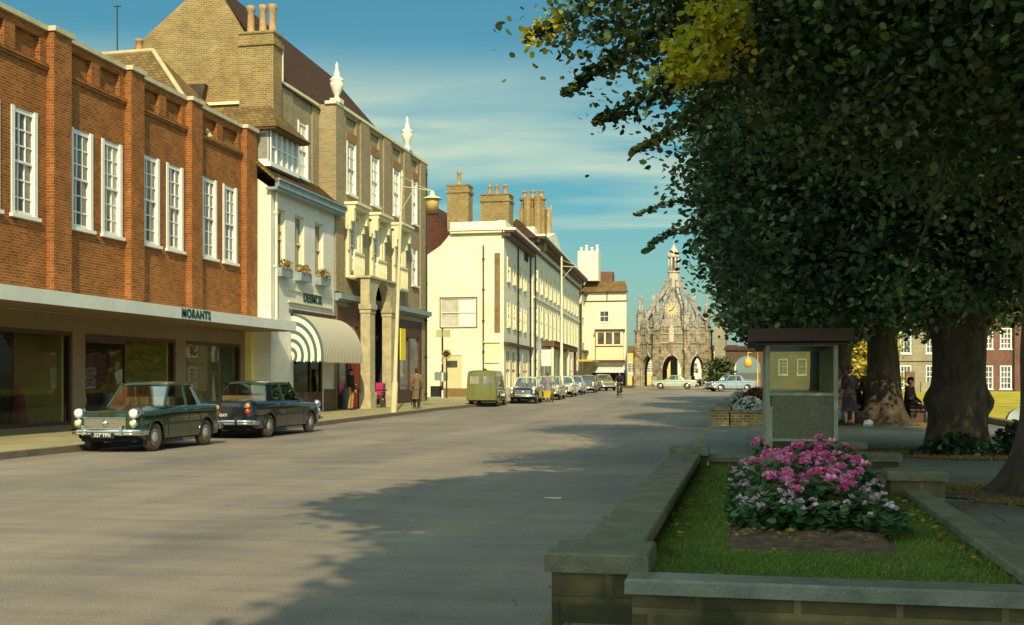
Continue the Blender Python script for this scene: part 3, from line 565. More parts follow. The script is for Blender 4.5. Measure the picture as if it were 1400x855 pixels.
# name sign and shop window
MB().fbox(fr, 41.2, 45.9, 4.48, 4.53, 0.001, 0.08).fbox(fr, 41.1, 45.9, 4.95, 5.0, 0.001, 0.06).build('sign_moulding', 'cream_paint', B)
text_obj('DESMOR', 0.5, 'dark_green_letter', B, Matrix.Translation((-17.28, 43.75, 4.75)) @ Matrix.Rotation(R(90), 4, 'Z') @ Matrix.Rotation(R(90), 4, 'X'), 'lettering', 0.015, 0.012, 1.05)
f = MB(); a, b, z0, z1 = shop
f.fbox(fr, a, a+0.1, z0, z1, -0.15, -0.04); f.fbox(fr, b-0.1, b, z0, z1, -0.15, -0.04); f.fbox(fr, a+.1, b-.1, z1-0.1, z1, -0.15, -0.04); f.fbox(fr, a+.1, b-.1, z0, 1.0, -0.15, -0.02); f.fbox(fr, 43.6, 43.7, 1.0, z1-.1, -0.15, -0.04)
W = f.build('shop_window', 'dark_wood', B)
MB().quad(fr.p(a+.1, 1.0, -.1), fr.p(b-.1, 1.0, -.1), fr.p(b-.1, z1-.1, -.1), fr.p(a+.1, z1-.1, -.1)).build('pane', 'glass', W)
MB().box(-19.3, -19.2, a, b, 0.2, 3.2).box(-19.3, -17.55, a, a+.05, .2, 3.2).box(-19.3, -17.55, b-.05, b, .2, 3.2).box(-19.3, -17.55, a, b, 3.2, 3.25).box(-19.3, -17.55, a, b, .9, .98).build('shop_interior', 'shop_dark', W)
win(W, LF(-19.19), 42.9, 43.8, 1.6, 2.7, 3, 2, 2, pane='pane_dark', fw=0.05, inset=-0.03, sill=False)
MB().fbox(fr, 45.0, 46.28, 0.14, 1.1, 0.003, 0.06).build('plinth', mat('brown tiled plinth', (0.16, 0.09, 0.04), var=0.3, scale=6), B)
pipe(B, fr, 39.95, 3.4, 8.5, 0.05, 0.07, 'render_white')
# awning: a curved striped hood with scalloped valance
def awn_prof(k, n, r=1.32, h=1.64):
    th = R(90)*k/n; return r*math.sin(th), h*(math.cos(th))
AW = thing('shop_awning', 'domed blue and white striped awning over the white shop with scalloped valance', 'awning', (-17.3, 43.5, 0))
n = 14; ya, yb, zb0 = 41.5, 46.05, 2.42
def stripes(name, ca, cb, axis, wv, thin=False):
    m, N, L, b = newmat(name); setv(b, 'Roughness', 0.85)
    g = N.new('ShaderNodeNewGeometry'); sp = N.new('ShaderNodeSeparateXYZ'); L.new(g.outputs['Position'], sp.inputs[0])
    mm = N.new('ShaderNodeMath'); mm.operation = 'FRACT'; dv = N.new('ShaderNodeMath'); dv.operation = 'DIVIDE'; dv.inputs[1].default_value = wv
    if axis == 'r':   # concentric stripes on the end gusset, radius about the hood's inner corner
        x = N.new('ShaderNodeVectorMath'); x.operation = 'SUBTRACT'; L.new(g.outputs['Position'], x.inputs[0]); x.inputs[1].default_value = (-17.3, 0, zb0)
        y = N.new('ShaderNodeVectorMath'); y.operation = 'MULTIPLY'; L.new(x.outputs[0], y.inputs[0]); y.inputs[1].default_value = (1, 0, .8)
        z = N.new('ShaderNodeVectorMath'); z.operation = 'LENGTH'; L.new(y.outputs[0], z.inputs[0]); L.new(z.outputs['Value'], dv.inputs[0])
    else: L.new(sp.outputs[axis], dv.inputs[0])
    L.new(dv.outputs[0], mm.inputs[0])
    gt = N.new('ShaderNodeMath'); gt.operation = 'GREATER_THAN'; gt.inputs[1].default_value = 0.55; L.new(mm.outputs[0], gt.inputs[0])
    mx = N.new('ShaderNodeMixRGB'); L.new(gt.outputs[0], mx.inputs[0]); mx.inputs[1].default_value = rgba(ca); mx.inputs[2].default_value = rgba(cb); L.new(mx.outputs[0], b.inputs['Base Color'])
    return m
PR = [awn_prof(k, n) for k in range(n+1)]
V = [(-17.28+x, y, zb0+z) for (x, z) in PR for y in (ya, yb)]
MB().add(V, [(2*i, 2*i+2, 2*i+3, 2*i+1) for i in range(n)], True).build('awning_hood', stripes('striped hood canvas', (0.66, 0.62, 0.46), (0.30, 0.25, 0.18), 1, 0.16), AW)
MB().add([(-17.28, ya, zb0)]+[(-17.28+x, ya, zb0+z) for x, z in PR], [(0, i+2, i+1) for i in range(n)]).build('awning_end', stripes('striped gusset canvas', (0.74, 0.72, 0.58), (0.07, 0.12, 0.14), 'r', 0.27), AW)
MB().add([(-17.28, yb, zb0)]+[(-17.28+x, yb, zb0+z) for x, z in PR], [(0, i+1, i+2) for i in range(n)]).build('awning_end', stripes('striped gusset canvas', (0.74, 0.72, 0.58), (0.07, 0.12, 0.14), 'r', 0.27), AW)
q = MB(); 
for k in range(24):
    y0, y1 = ya+(yb-ya)*k/24, ya+(yb-ya)*(k+1)/24; ym = (y0+y1)/2; x = -15.955
    q.poly([(x, y0, zb0+.002), (x, y0, zb0-.2), (x, ym, zb0-.27), (x, y1, zb0-.2), (x, y1, zb0+.002)])
q.build('valance', stripes('striped valance canvas', (0.66, 0.62, 0.46), (0.33, 0.26, 0.16), 1, 0.194), AW)
q = MB()
for k in range(9):
    x0, x1 = -17.25+1.28*k/9, -17.25+1.28*(k+1)/9; y = ya-.002; q.poly([(x0, y, zb0), (x1, y, zb0), (x1, y, zb0-.18), ((x0+x1)/2, y, zb0-.26), (x0, y, zb0-.18)])
q.build('valance', stripes('striped side valance', (0.74, 0.72, 0.58), (0.07, 0.12, 0.14), 'r', 0.27), AW)
MB().fbox(LF(-17.3), 41.3, 46.1, 4.12, 4.22, 0.001, 0.15).build('awning_box', 'dark_wood', AW)

# ---------- 3: tall grey brick council building
B = thing('council_house', 'tall grey brown brick public building with urns on its parapet and arched portico', 'building', (-18, 50, 0))
fa = LF(-18.05); fr = LF(-17.3)
T1 = [(44.0, 45.1, 9.85, 12.15)]
MB().wall(fa, 41.95, 46.25, 6.0, 13.2, T1, 0, .15).build('wall', 'brick_grey', B)
TOP = [(47.75, 48.98, 9.75, 12.05), (51.05, 52.28, 9.75, 12.05), (54.46, 55.66, 9.75, 12.05), (57.75, 58.72, 9.75, 12.05)]
FIR = [(47.85, 49.0, 6.35, 8.65), (51.1, 52.25, 6.35, 8.65), (54.55, 55.7, 6.35, 8.65), (57.7, 58.75, 6.5, 8.4)]
PAN = [(a-.05, b+.05, 12.5, 13.1) for a, b, _, _ in TOP]
ARCH = (51.75, 54.0, 0.3, 5.2)
wl = MB().wall(fr, 46.25, 60.5, 0.2, 13.3, TOP+FIR+PAN+[(46.6, 49.7, 0.25, 4.7), (51.72, 54.03, 0.25, 5.95), (55.2, 59.7, 0.3, 4.6)], 0, 0.18)
for h in PAN: wl.quad(fr.p(h[0], h[2], -0.1), fr.p(h[1], h[2], -0.1), fr.p(h[1], h[3], -0.1), fr.p(h[0], h[3], -0.1))
wl.quad((-17.3, 46.25, 0.2), (-17.3, 46.25, 13.3), (-18.2, 46.25, 13.3), (-18.2, 46.25, .2))
wl.quad((-17.3, 60.5, 0.2), (-30, 60.5, 0.2), (-30, 60.5, 13.3), (-17.3, 60.5, 13.3))
wl.build('wall', 'brick_grey', B)
# side wall to the west, and the great gable with the chimney in front of it
MB().add([(-18.05, 41.95, 6), (-18.05, 41.95, 13.2), (-19.6, 41.95, 13.3), (-19.6, 41.95, 6)], [(0, 1, 2, 3)]).build('side_wall', 'brick_yellow', B)
GX = [(-25.6, 13.2), (-20.6, 17.15), (-18.2, 13.3)]
MB().prism([(-31.5, 42.05, 5), (-31.5, 42.05, 10.4), (-26.0, 42.05, 13.6), (-20.95, 42.05, 17.5), (-18.6, 42.05, 13.8), (-18.6, 42.05, 5)], (0, 0.3, 0)).build('gable_wall', 'brick_yellow', B)
q = MB().add([(-17.9, 41.97, 13.1), (-17.9, 60.3, 12.9), (-20.95, 42.36, 17.45), (-21.2, 56.2, 17.3), (-31, 42.36, 10.2), (-31, 60.3, 10.0)], [(0, 1, 3, 2), (2, 3, 5, 4), (1, 5, 3)])
q.build('roof', 'tile_brown', B)
MB().box(-17.9, -17.84, 42.0, 42.08, 13.2, 14.6).build('vent_pipe', 'cream_paint', B)
c = stack(B, -19.27, -17.86, 41.12, 41.93, 9.2, 14.85, pots=((-18.95, 41.5), (-18.45, 41.5), (-18.05, 41.5)), ph=1.15)
MB().box(-20.6, -19.28, 41.3, 42.0, 9.15, 12.2).build('chimney_base', 'brick_yellow', B)
MB().prism([(-22.6, 41.7, 12.2), (-21.9, 41.7, 13.2), (-21.0, 41.7, 13.2), (-21.2, 41.7, 12.3)], (0, .28, 0)).build('attic_louvre', 'shop_dark', B)
MB().box(-21.0, -19.2, 41.2, 41.99, 12.2, 12.32).build('gable_coping', 'cream_paint', B)
# stone parapet caps, urns
q = MB().fbox(fa, 41.9, 46.2, 13.201, 13.32, -.3, .08); q.fbox(fr, 46.15, 60.6, 13.301, 13.43, -.4, .1); q.build('parapet_coping', 'cream_paint', B)
for y in (46.75, 57.15):
    u = MB(); u.box(-17.6, -17.15, y-.25, y+.25, 13.431, 13.62)
    u.lathe((-17.38, y, 13.62), [(.13, 0), (.1, .08), (.09, .15), (.17, .25), (.26, .5), (.3, .68), (.26, .74), (.31, .78), (.3, .85), (.17, .95), (.12, 1.02), (.14, 1.1), (.10, 1.2), (.06, 1.32), (.08, 1.42), (.02, 1.6)], 14)
    u.build('urn', 'render_white', B)
for a, b in ((46.27, 47.2), (49.5, 50.6), (52.85, 53.95), (56.2, 57.2), (59.2, 60.48)):
    MB().fbox(fr, a, b, 5.3, 13.297, 0.001, 0.07).build('pilaster', 'brick_grey', B)
MB().fbox(fa, 41.95, 43.4, 6, 13.2, .001, .06).fbox(fa, 45.5, 46.2, 6, 13.2, .001, .06).build('pilaster', 'brick_grey', B)
for i, h in enumerate(T1): win(B, fa, *h, 2, 2, 2, pane='pane_blind', fw=.12, inset=.06, proj=.1)
for i, h in enumerate(TOP):
    win(B, fr, *h, 2, 2, 2, pane='pane_blind' if i else 'pane_mid', fw=.13, inset=.07, proj=.12)
    MB().fbox(fr, h[0]-.05, h[1]+.05, 12.06, 12.48, .001, .03).build('red_brick_panel', 'brick_grey_red', B)
for i, h in enumerate(FIR):
    w_ = win(B, fr, *h, 2, 2, 2, pane='pane_mid', fw=.12, inset=.08, proj=.12, sill=(i == 3))
    if i < 3:
        q = MB(); a, b, z0, z1 = h     # architrave, scrolled consoles, cornice hood, balustrade apron
        q.fbox(fr, a-.22, a-.003, 6.0, 8.75, .001, .16); q.fbox(fr, b+.003, b+.22, 6.0, 8.75, .001, .16); q.fbox(fr, a-.22, b+.22, 8.75, 9.0, .001, .16)
        q.fbox(fr, a-.42, b+.42, 9.18, 9.30, .001, .62); q.fbox(fr, a-.36, b+.36, 9.0, 9.18, .001, .5)
        for s_ in (a-.4, b+.18):
            q.fbox(fr, s_, s_+.22, 8.45, 8.999, .161, .46); q.fbox(fr, s_, s_+.22, 8.1, 8.449, .161, .30); q.fbox(fr, s_+.02, s_+.2, 7.2, 8.099, .161, .2)
        q.fbox(fr, a-.1, b+.1, 6.0, 6.1, .161, .42); q.fbox(fr, a-.05, b+.05, 5.95, 6.0, .001, .4)
        q.build('window_surround', 'cream_paint', w_)
        q = MB(); q.fbox(fr, a-.08, b+.08, 7.05, 7.15, .3, .4)
        for k in range(7): s_ = a-.05+(b-a+.1)*k/6; q.tube([fr.p(s_, 6.1, .35), fr.p(s_, 6.6, .35), fr.p(s_, 7.05, .35)], [.03, .055, .03], 6)
        q.build('balustrade', 'cream_paint', w_)
MB().fbox(fr, 46.3, 60.55, 4.98, 5.22, .001, .3).fbox(fr, 46.3, 60.55, 4.9, 4.98, .001, .16).build('string_course', 'blue_grey', B)
# ground floor shopfront in maroon
q = MB(); q.fbox(fr, 46.6, 46.9, .25, 4.7, -.17, -.02); q.fbox(fr, 49.4, 49.7, .25, 4.7, -.17, -.02); q.fbox(fr, 46.9, 49.4, 3.9, 4.7, -.17, -.04); q.fbox(fr, 48.1, 48.25, .9, 3.9, -.17, -.05); q.fbox(fr, 46.9, 49.4, .25, .9, -.17, -.05)
W = q.build('shopfront', 'maroon', B)
MB().quad(fr.p(46.9, .9, -.12), fr.p(49.4, .9, -.12), fr.p(49.4, 3.9, -.12), fr.p(46.9, 3.9, -.12)).build('pane', 'pane_mid', W)
# portico: stone piers carrying arches, projecting over the pavement
PO = MB(); z0 = .2
def arch_wall(b, fr, a0, a1, zs, zt, r, d0, d1, n=12):
    """spandrel with a round arch centred between a0 and a1"""
    c = (a0+a1)/2
    for k in range(n):
        t0, t1 = math.pi*k/n, math.pi*(k+1)/n
        p0 = (c-r*math.cos(t0), zs+r*math.sin(t0)); p1 = (c-r*math.cos(t1), zs+r*math.sin(t1))
        b.hexa([fr.p(p0[0], p0[1], d1), fr.p(p1[0], p1[1], d1), fr.p(p1[0], p1[1], d0), fr.p(p0[0], p0[1], d0), fr.p(p0[0], zt, d1), fr.p(p1[0], zt, d1), fr.p(p1[0], zt, d0), fr.p(p0[0], zt, d0)])
    for x0, x1 in ((a0, c-r), (c+r, a1)):
        if x1 > x0+.001: b.fbox(fr, x0, x1, zs, zt, d0, d1)
pf = LF(-17.3)
for a in (47.95, 51.0):
    PO.fbox(pf, a, a+.8, z0, .95, .52, 1.06); PO.fbox(pf, a+.06, a+.74, .95, 4.45, .56, 1.0); PO.fbox(pf, a-.03, a+.83, 4.62, 4.85, .5, 1.08); PO.fbox(pf, a+.02, a+.78, 4.45, 4.62, .53, 1.03)
arch_wall(PO, pf, 48.75, 51.0, 4.851, 6.0, 1.1, .58, 1.0); PO.fbox(pf, 47.95, 48.75, 4.851, 6.0, .58, 1.0); PO.fbox(pf, 51.0, 51.8, 4.851, 6.0, .58, 1.0)
PO.fbox(pf, 47.85, 51.9, 6.001, 6.09, .42, 1.08)
PO.build('portico', mat('buff portico stone', (0.42, 0.37, 0.22), var=.3, scale=2.5), B)
MB().box(-19.5, -19.4, 51.7, 54.1, .25, 5.95).box(-19.4, -17.49, 51.6, 51.7, .25, 5.95).box(-19.4, -17.49, 54.05, 54.15, .25, 5.95).box(-19.4, -17.49, 51.6, 54.1, 5.96, 6.0).build('entrance_passage', 'pane_arch', B)
# right hand ground floor
q = MB(); q.fbox(fr, 55.2, 55.7, .3, 4.6, -.17, -.02); q.fbox(fr, 59.2, 59.7, .3, 4.6, -.17, -.02); q.fbox(fr, 55.7, 59.2, 3.7, 4.6, -.17, -.03); q.fbox(fr, 57.3, 57.5, .3, 3.7, -.17, -.04); q.fbox(fr, 55.7, 57.3, .3, 1.0, -.17, -.05); q.fbox(fr, 57.5, 59.2, .3, 1.0, -.17, -.05)
W = q.build('shopfront', 'dark_wood', B); MB().quad(fr.p(55.7, 1, -.12), fr.p(59.2, 1, -.12), fr.p(59.2, 3.7, -.12), fr.p(55.7, 3.7, -.12)).build('pane', 'pane_mid', W)
tag(MB().box(-17.2, -17.14, 55.3, 56.1, 2.5, 4.1).build('poster', mat('yellow poster', (0.75, 0.62, 0.04), var=.1)), 'bright yellow rectangular poster board beside the portico', 'poster')
pipe(B, fr, 60.2, .4, 13.0, .05)
tag(MB().fbox(LF(-15.9), 49.2, 49.26, 1.0, 1.06, -1.3, 0).tube([(-15.95, 53.2, .25), (-15.95, 53.2, 1.15), (-15.95, 51.5, 1.25)], .025, 6).build('hand_rail', 'black_paint'), 'thin dark metal hand rail at the steps of the arched portico', 'rail')

# ---------- house in the gap behind the side street
B = thing('gap_house', 'low white house with steep dark red tiled roof left of the cream corner building', 'house', (-22, 74, 0))
MB().box(-26, -18.95, 72.3, 80, .3, 9.65).build('wall', 'render_grey', B)
MB().prism([(-26, 72.1, 9.5), (-26, 72.1, 9.66), (-22.6, 72.1, 13.6), (-18.9, 72.1, 10.1), (-18.9, 72.1, 9.5)], (0, .15, 0)).build('gable', 'brick_yellow', B)
MB().add([(-21.0, 72.0, 13.4), (-21.0, 80, 13.4), (-18.8, 80, 10.6), (-18.8, 72.0, 10.6), (-26.2, 72.0, 9.5), (-26.2, 80, 9.5)], [(0, 1, 2, 3), (0, 4, 5, 1)]).add([(-26, 71.95, 9.66), (-20.6, 71.95, 9.66), (-19.6, 71.95, 10.3), (-19.0, 71.95, 11.0), (-21.0, 71.95, 13.3)], [(0, 1, 2, 3, 4)]).build('roof', brick('red brown tile', (0.14, 0.05, 0.03), (0.09, 0.032, 0.02), (0.03, .015, .01), bw=.2, bh=.12), B)

# ---------- 4: cream corner building
TH = R(90)+0.0533
B = thing('cream_corner_building', 'cream stucco corner building with blank end wall and tall chimneys', 'building', (-17, 75, 0))
EW = Fr(-20.6, 72, 0)     # end wall: s=+x, out = -y
g0 = .3
hole = [(.98, 3.38, 4.93, 6.82)]; door = (1.15, 2.4, g0+.35, 3.1)
MB().wall(EW, 0, 5.2, g0, 11.0, hole+[door], 0, .12).build('end_wall', 'cream_wall', B)
MB().fbox(EW, 1.7, 5.28, 11.0, 11.16, -.1, .25).fbox(EW, 1.65, 5.33, 11.16, 11.26, -.1, .32).build('end_cornice', 'cream_paint', B)
MB().fbox(EW, 1.65, 5.2, 11.261, 11.75, -.4, .12).build('parapet', 'render_white', B)
W = win(B, EW, *hole[0], 2, 1, 1, pane='pane_blind', frame='cream_paint', fw=.06, inset=.05, split=.5, proj=.0, sill=False)
MB().fbox(EW, .92, .98, 4.87, 6.88, .001, .03).fbox(EW, 3.38, 3.44, 4.87, 6.88, .001, .03).fbox(EW, .98, 3.38, 6.82, 6.88, .001, .03).fbox(EW, .98, 3.38, 4.87, 4.93, .001, .03).build('window_trim', 'dark_wood', W)
MB().fbox(EW, 2.2, 3.33, 5.0, 6.75, -.10, -.06).build('blind', 'canopy_grey', W)
dd = MB().fbox(EW, 1.16, 2.39, g0+.36, 3.09, -.1, -.04).build('door', mat('pale ochre door', (0.55, 0.5, 0.27), var=.1), B)
MB().fbox(EW, 1.4, 2.1, 2.3, 2.75, -.039, -.03).build('door_pane', 'pane_dark', dd)
MB().fbox(EW, .3, 1.1, g0, 1.1, .001, .03).build('plinth', 'black_paint', B); MB().fbox(EW, 1.15, 5.19, g0, g0+.65, .001, .035).build('plinth', mat('brown plinth', (0.19, 0.12, 0.04), var=.3, scale=4), B)
MB().fbox(EW, 4.6, 4.95, 4.6, 9.7, .001, .08).build('quoin_pilaster', mat('brown quoins', (0.21, 0.13, 0.05), var=.3, scale=3), B)
pipe(B, EW, 3.86, 1.0, 10.2, .05, .08, 'dark_wood')
MB().fbox(EW, 3.95, 4.9, 2.6, 3.9, .001, .1).fbox(EW, 3.9, 4.95, 3.9, 4.0, .001, .2).build('notice_board', 'cream_paint', B)
FR = Fr(-15.4, 72, TH)     # street front, s along the street
def hs(s): return 0.55
# three storeys of sashes
H = []
for s in (1.3, 3.9, 6.5, 9.1): H += [(s, s+1.25, 8.0, 9.6), (s, s+1.25, 5.0, 6.6)]
G = [(.8, 2.6, .9, 3.5), (3.4, 5.2, .9, 3.5), (6.0, 7.6, .35, 3.5), (8.4, 11.2, .9, 3.5)]
MB().wall(FR, 0, 12.4, .2, 11.0, H+G, 0, .12).build('front_wall', 'brick_pinkish' if 'brick_pinkish' in M else 'cream_front', B)
for h in H: win(B, FR, *h, 2, 2, 2, pane='pane_blind', frame='cream_paint', fw=.14, inset=.03, proj=.12)
for h in G: win(B, FR, *h, 2, 2, 1, pane='pane_mid', frame='cream_paint', fw=.12, inset=.05, proj=.05, sill=False)
MB().fbox(FR, -.2, 12.5, 10.75, 11.0, -.1, .45).fbox(FR, -.25, 12.55, 11.0, 11.14, -.1, .75).build('cornice', 'dark_wood', B)
MB().fbox(FR, -.28, 12.5, 11.141, 11.3, -.1, .8).fbox(FR, 0, 12.4, 11.3, 11.8, -.4, .1).build('front_parapet', 'render_white', B)
MB().fbox(FR, -.05, 12.4, 3.75, 3.95, .001, .3).build('string_course', 'dark_wood', B)
for s in (5.8, 12.25): pipe(B, FR, s, .5, 10.7, .06, .1)
c = stack(B, -19.45, -18.0, 73.0, 74.2, 9.5, 14.3, pots=((-18.75, 73.5),), ph=1.0)
c = stack(B, -18.0, -16.0, 76.5, 78.0, 11.5, 14.2, pots=((-17.5, 77.2), (-17.0, 77.2), (-16.4, 77.2)), ph=.75)
MB().box(-26, -15.9, 72.6, 83, 10.2, 11.0).build('roof', 'tile_brown', B)

# ---------- 5: long classical terrace with pediment
B = thing('classical_terrace', 'long cream classical terrace with deep cornice, rows of tall windows and small rooftop statue', 'building', (-17, 95, 0))
e0, e1 = 12.6, 50.5; zc = 11.9
H = []; G = []
k = 0; s = e0+1.2
while s < e1-2:
    H += [(s, s+1.5, 8.3, 10.4), (s, s+1.5, 4.9, 7.3)]; G.append((s, s+1.6, .8 + .2, 3.9)); s += 3.05
MB().wall(FR, e0, e1, .2, zc, H+G, .25, .2).build('front_wall', 'cream_front', B)
MB().quad(FR.p(e0, .2, .25), FR.p(e0, zc+.9, .25), FR.p(e0, zc+.9, -8), FR.p(e0, .2, -8)).quad(FR.p(e1, .2, .25), FR.p(e1, zc, .25), FR.p(e1, zc, -8), FR.p(e1, .2, -8)).build('end_wall', 'cream_wall', B)
for h in H: win(B, FR, *h, 2, 2, 2, pane='pane_blind', frame='cream_paint', fw=.16, inset=.06, proj=.12, d0=.25)
for h in G: win(B, FR, *h, 2, 2, 1, pane='pane_mid', frame='cream_paint', fw=.16, inset=.08, proj=.05, sill=False, d0=.25)
MB().fbox(FR, e0-.1, e1, 11.2, 11.35, .251, .45).build('architrave', 'dark_wood', B)
MB().fbox(FR, e0-.2, e1+.2, zc, zc+.25, -.1, .75).fbox(FR, e0-.3, e1+.3, zc+.25, zc+.42, -.1, 1.15).build('cornice', 'dark_wood', B)
MB().fbox(FR, e0-.3, e1+.3, zc+.421, zc+.56, -.1, 1.2).fbox(FR, e0-.1, e1, zc+.56, zc+1.15, -.4, .35).build('parapet', 'render_white', B)
MB().prism([FR.p(20, zc+1.15, .3), FR.p(34, zc+1.15, .3), FR.p(27, zc+2.5, .3)], FR.n*-1.2).build('pediment', 'render_white', B)
st = MB().lathe(FR.p(27, zc+2.3, -.3), [(.3, 0), (.3, .3), (.18, .4), (.3, .9), (.22, 1.5), (.3, 1.8), (.1, 2.05), (.17, 2.2), (.15, 2.4), (.02, 2.5)], 10)
st.tube([FR.p(27, zc+4.0, -.3), FR.p(27.5, zc+4.4, -.2), FR.p(27.7, zc+5.0, -.1)], .09, 6).build('statue', 'terracotta', B)
MB().fbox(FR, 17.5, 37, 4.2, 4.55, .251, 1.3).fbox(FR, 17.6, 36.9, 4.55, 4.63, .251, 1.35).build('porch_balcony', mat('dark brown balcony', (0.10, 0.06, 0.03)), B)
for s in (37.0-.3, 30, 24, 17.8): MB().tube([FR.p(s, .6, 1.1), FR.p(s, 4.2, 1.1)], .12, 8).build('porch_column', 'dark_wood' if s > 36 else 'cream_paint', B)
MB().fbox(FR, e0, e1, 7.7, 7.85, .251, .35).build('string_course', 'cream_paint', B)
pipe(B, FR, 13.1, .6, 11.1, .06, .35); pipe(B, FR, 31, 4.7, 11.1, .05, .35)
MB().fbox(FR, e0, e1, 11.0, 12.2, -8, -.45).build('roof', 'tile_brown', B)
def octstack(par, x, y, z0, z1):
    b = MB().box(x-1.0, x+1.0, y-.6, y+.6, z0, z1-.9)
    for dx in (-.65, 0, .65): b.lathe((x+dx, y, z1-1.0), [(.34, 0), (.3, .15), (.3, .75), (.42, .85), (.42, 1.0), (.3, 1.0)], 8, False)
    b.lathe((x-.3, y-.7, z0), [(.3, 0), (.3, z1-z0)], 8, False).lathe((x+.5, y-.7, z0), [(.3, 0), (.3, z1-z0)], 8, False)
    c = b.build('chimney', 'brick_yellow', par)
    for dx in (-.65, 0, .65): q = MB(); pot(q, x+dx, y, z1, .55, .2); q.build('chimney_pot', 'terracotta', c)
octstack(B, -16.3, 87.0, 11.5, 15.6)
MB().prism([(-18.6, 84, 12.0), (-17.0, 84, 13.6), (-15.4, 84, 12.2)], (0, 5, 0)).build('attic_roof', 'tile_brown', B)
# white rooftop clusters further on
for s, h, wd, dd_ in ((41, 1.6, 1.2, -2.2), (54.5, 3.0, 2.3, 1.0)):
    c = FR.p(s, zc+.9, dd_); b = MB().box(c.x-wd/2, c.x+wd/2, c.y-1, c.y+1, zc+.6, zc+.9+h)
    cc = b.build('chimney', 'cream_front', B)
    for i in range(4): q = MB(); pot(q, c.x-wd/2+.25+(wd-.5)*i/3, c.y, zc+.9+h, .5+.25*(i % 2), .17); q.build('chimney_pot', 'render_white', cc)

# ---------- 6: lower building before the end of the row
B = thing('low_cream_shop', 'lower cream shop building between the long terrace and the cream house at the end', 'building', (-18, 125, 0))
H = [(51.5, 52.9, 5.6, 7.6), (54, 55.4, 5.6, 7.6), (51.5, 52.9, 8.4, 10.0), (54, 55.4, 8.4, 10.0)]
MB().wall(FR, 50.8, 60, .4, 11.2, H, .5, .15).build('wall', 'cream_wall', B)
for h in H: win(B, FR, *h, 2, 2, 2, pane='pane_mid', frame='cream_paint', fw=.12, inset=.05, d0=.5)
MB().fbox(FR, 50.8, 60, 10.9, 11.1, .501, .9).fbox(FR, 50.8, 60, 4.5, 4.75, .501, 1.0).build('cornice', 'dark_wood', B)
MB().fbox(FR, 50.7, 60, 11.2, 12.3, -6, .2).build('roof', mat('gold brown roof', (0.30, 0.2, 0.06), var=.3), B)
MB().fbox(FR, 44, 56, 3.4, 3.6, .6, 2.2).build('shop_blind', mat('ochre blind', (0.5, 0.36, 0.08)), B)

# ---------- 7: cream house facing down the street
B = thing('end_house', 'cream house facing down the street with brown hipped roof and wooden oriel window', 'house', (-14.5, 128, 0))
E7 = Fr(-17.5, 126, 0); gg = gz(126)
MB().wall(E7, -1.6, 4.4, gg, 11.2, [(1.4, 2.5, 7.9, 9.2)], 0, .12).build('wall', 'cream_wall', B)
MB().quad(E7.p(4.4, gg, 0), E7.p(4.4, 11.2, 0), E7.p(3.6, 11.2, -9), E7.p(3.6, gg, -9)).build('side_wall', 'cream_wall', B)
win(B, E7, 1.4, 2.5, 7.9, 9.2, 2, 1, 1, pane='pane_dark', fw=.1, inset=.05)
MB().add([E7.p(-.6, 11.3, .3), E7.p(4.6, 11.3, .3), E7.p(3.8, 11.3, -9), E7.p(-.6, 11.3, -9), E7.p(-.2, 12.5, -1.0), E7.p(4.2, 12.5, -1.0), E7.p(3.6, 12.5, -8), E7.p(-.2, 12.5, -8)], [(0, 1, 5, 4), (1, 2, 6, 5), (4, 5, 6, 7), (3, 0, 4, 7)]).build('roof', 'tile_moss', B)
MB().fbox(E7, -.4, 4.5, 10.2, 10.3, .001, .1).fbox(E7, 2.2, 2.3, 10.3, 11.2, .001, .06).fbox(E7, -.6, 4.55, 11.2, 11.3, -.1, .35).build('eaves', 'dark_wood', B)
stack(B, -16.6, -15.0, 129, 131, 11.5, 13.8, m='brick_red', cap=False)
O = MB().fbox(E7, 1.1, 4.1, 3.7, 6.9, .001, .7).build('oriel', 'cream_paint', B)
MB().fbox(E7, .95, 4.25, 6.9, 7.1, .001, .85).fbox(E7, 1.0, 4.2, 3.45, 3.7, .001, .8).fbox(E7, 1.1, 4.1, 5.15, 5.27, .701, .74).build('oriel_trim', 'dark_wood', O)
for k in range(3): MB().fbox(E7, 1.3+k*.9, 2.0+k*.9, 5.45, 6.75, .701, .72).build('oriel_pane', 'pane_dark', O)
MB().fbox(E7, .6, 4.3, gg+.2, 2.5, .001, .05).build('shopfront', 'shop_dark', B)
MB().prism([E7.p(.8, 3.0, .01), E7.p(.8, 2.4, 1.4), E7.p(.8, 2.3, 1.4), E7.p(.8, 2.85, .01)], E7.u*3.5).build('shop_blind', 'canopy_grey', B)
MB().box(-14.3, -14.2, 125.5, 125.99, 2, 2.4).build('bracket', 'dark_wood', B)

# ---------- background behind and right of the cross
def backhouse(name, label, x0, x1, y, h, m, roofm, rh, wins=(), cat='building'):
    B = thing(name, label, cat, ((x0+x1)/2, y, 0)); e = Fr(x0, y, 0); w_ = x1-x0; g = gz(y)
    MB().wall(e, 0, w_, g-.5, h, wins, 0, .12).quad(e.p(0, g, 0), e.p(0, h, 0), e.p(0, h, -8), e.p(0, g, -8)).quad(e.p(w_, g, 0), e.p(w_, h, 0), e.p(w_, h, -8), e.p(w_, g, -8)).build('wall', m, B)
    for h_ in wins: win(B, e, *h_, 2, 2, 2, pane='pane_mid', fw=.1, inset=.05)
    if rh: MB().add([e.p(-.2, h, .2), e.p(w_+.2, h, .2), e.p(w_+.2, h+rh, -4), e.p(-.2, h+rh, -4), e.p(w_+.2, h, -8), e.p(-.2, h, -8)], [(0, 1, 2, 3), (3, 2, 4, 5), (0, 3, 5), (1, 4, 2)]).build('roof', roofm, B)
    return B
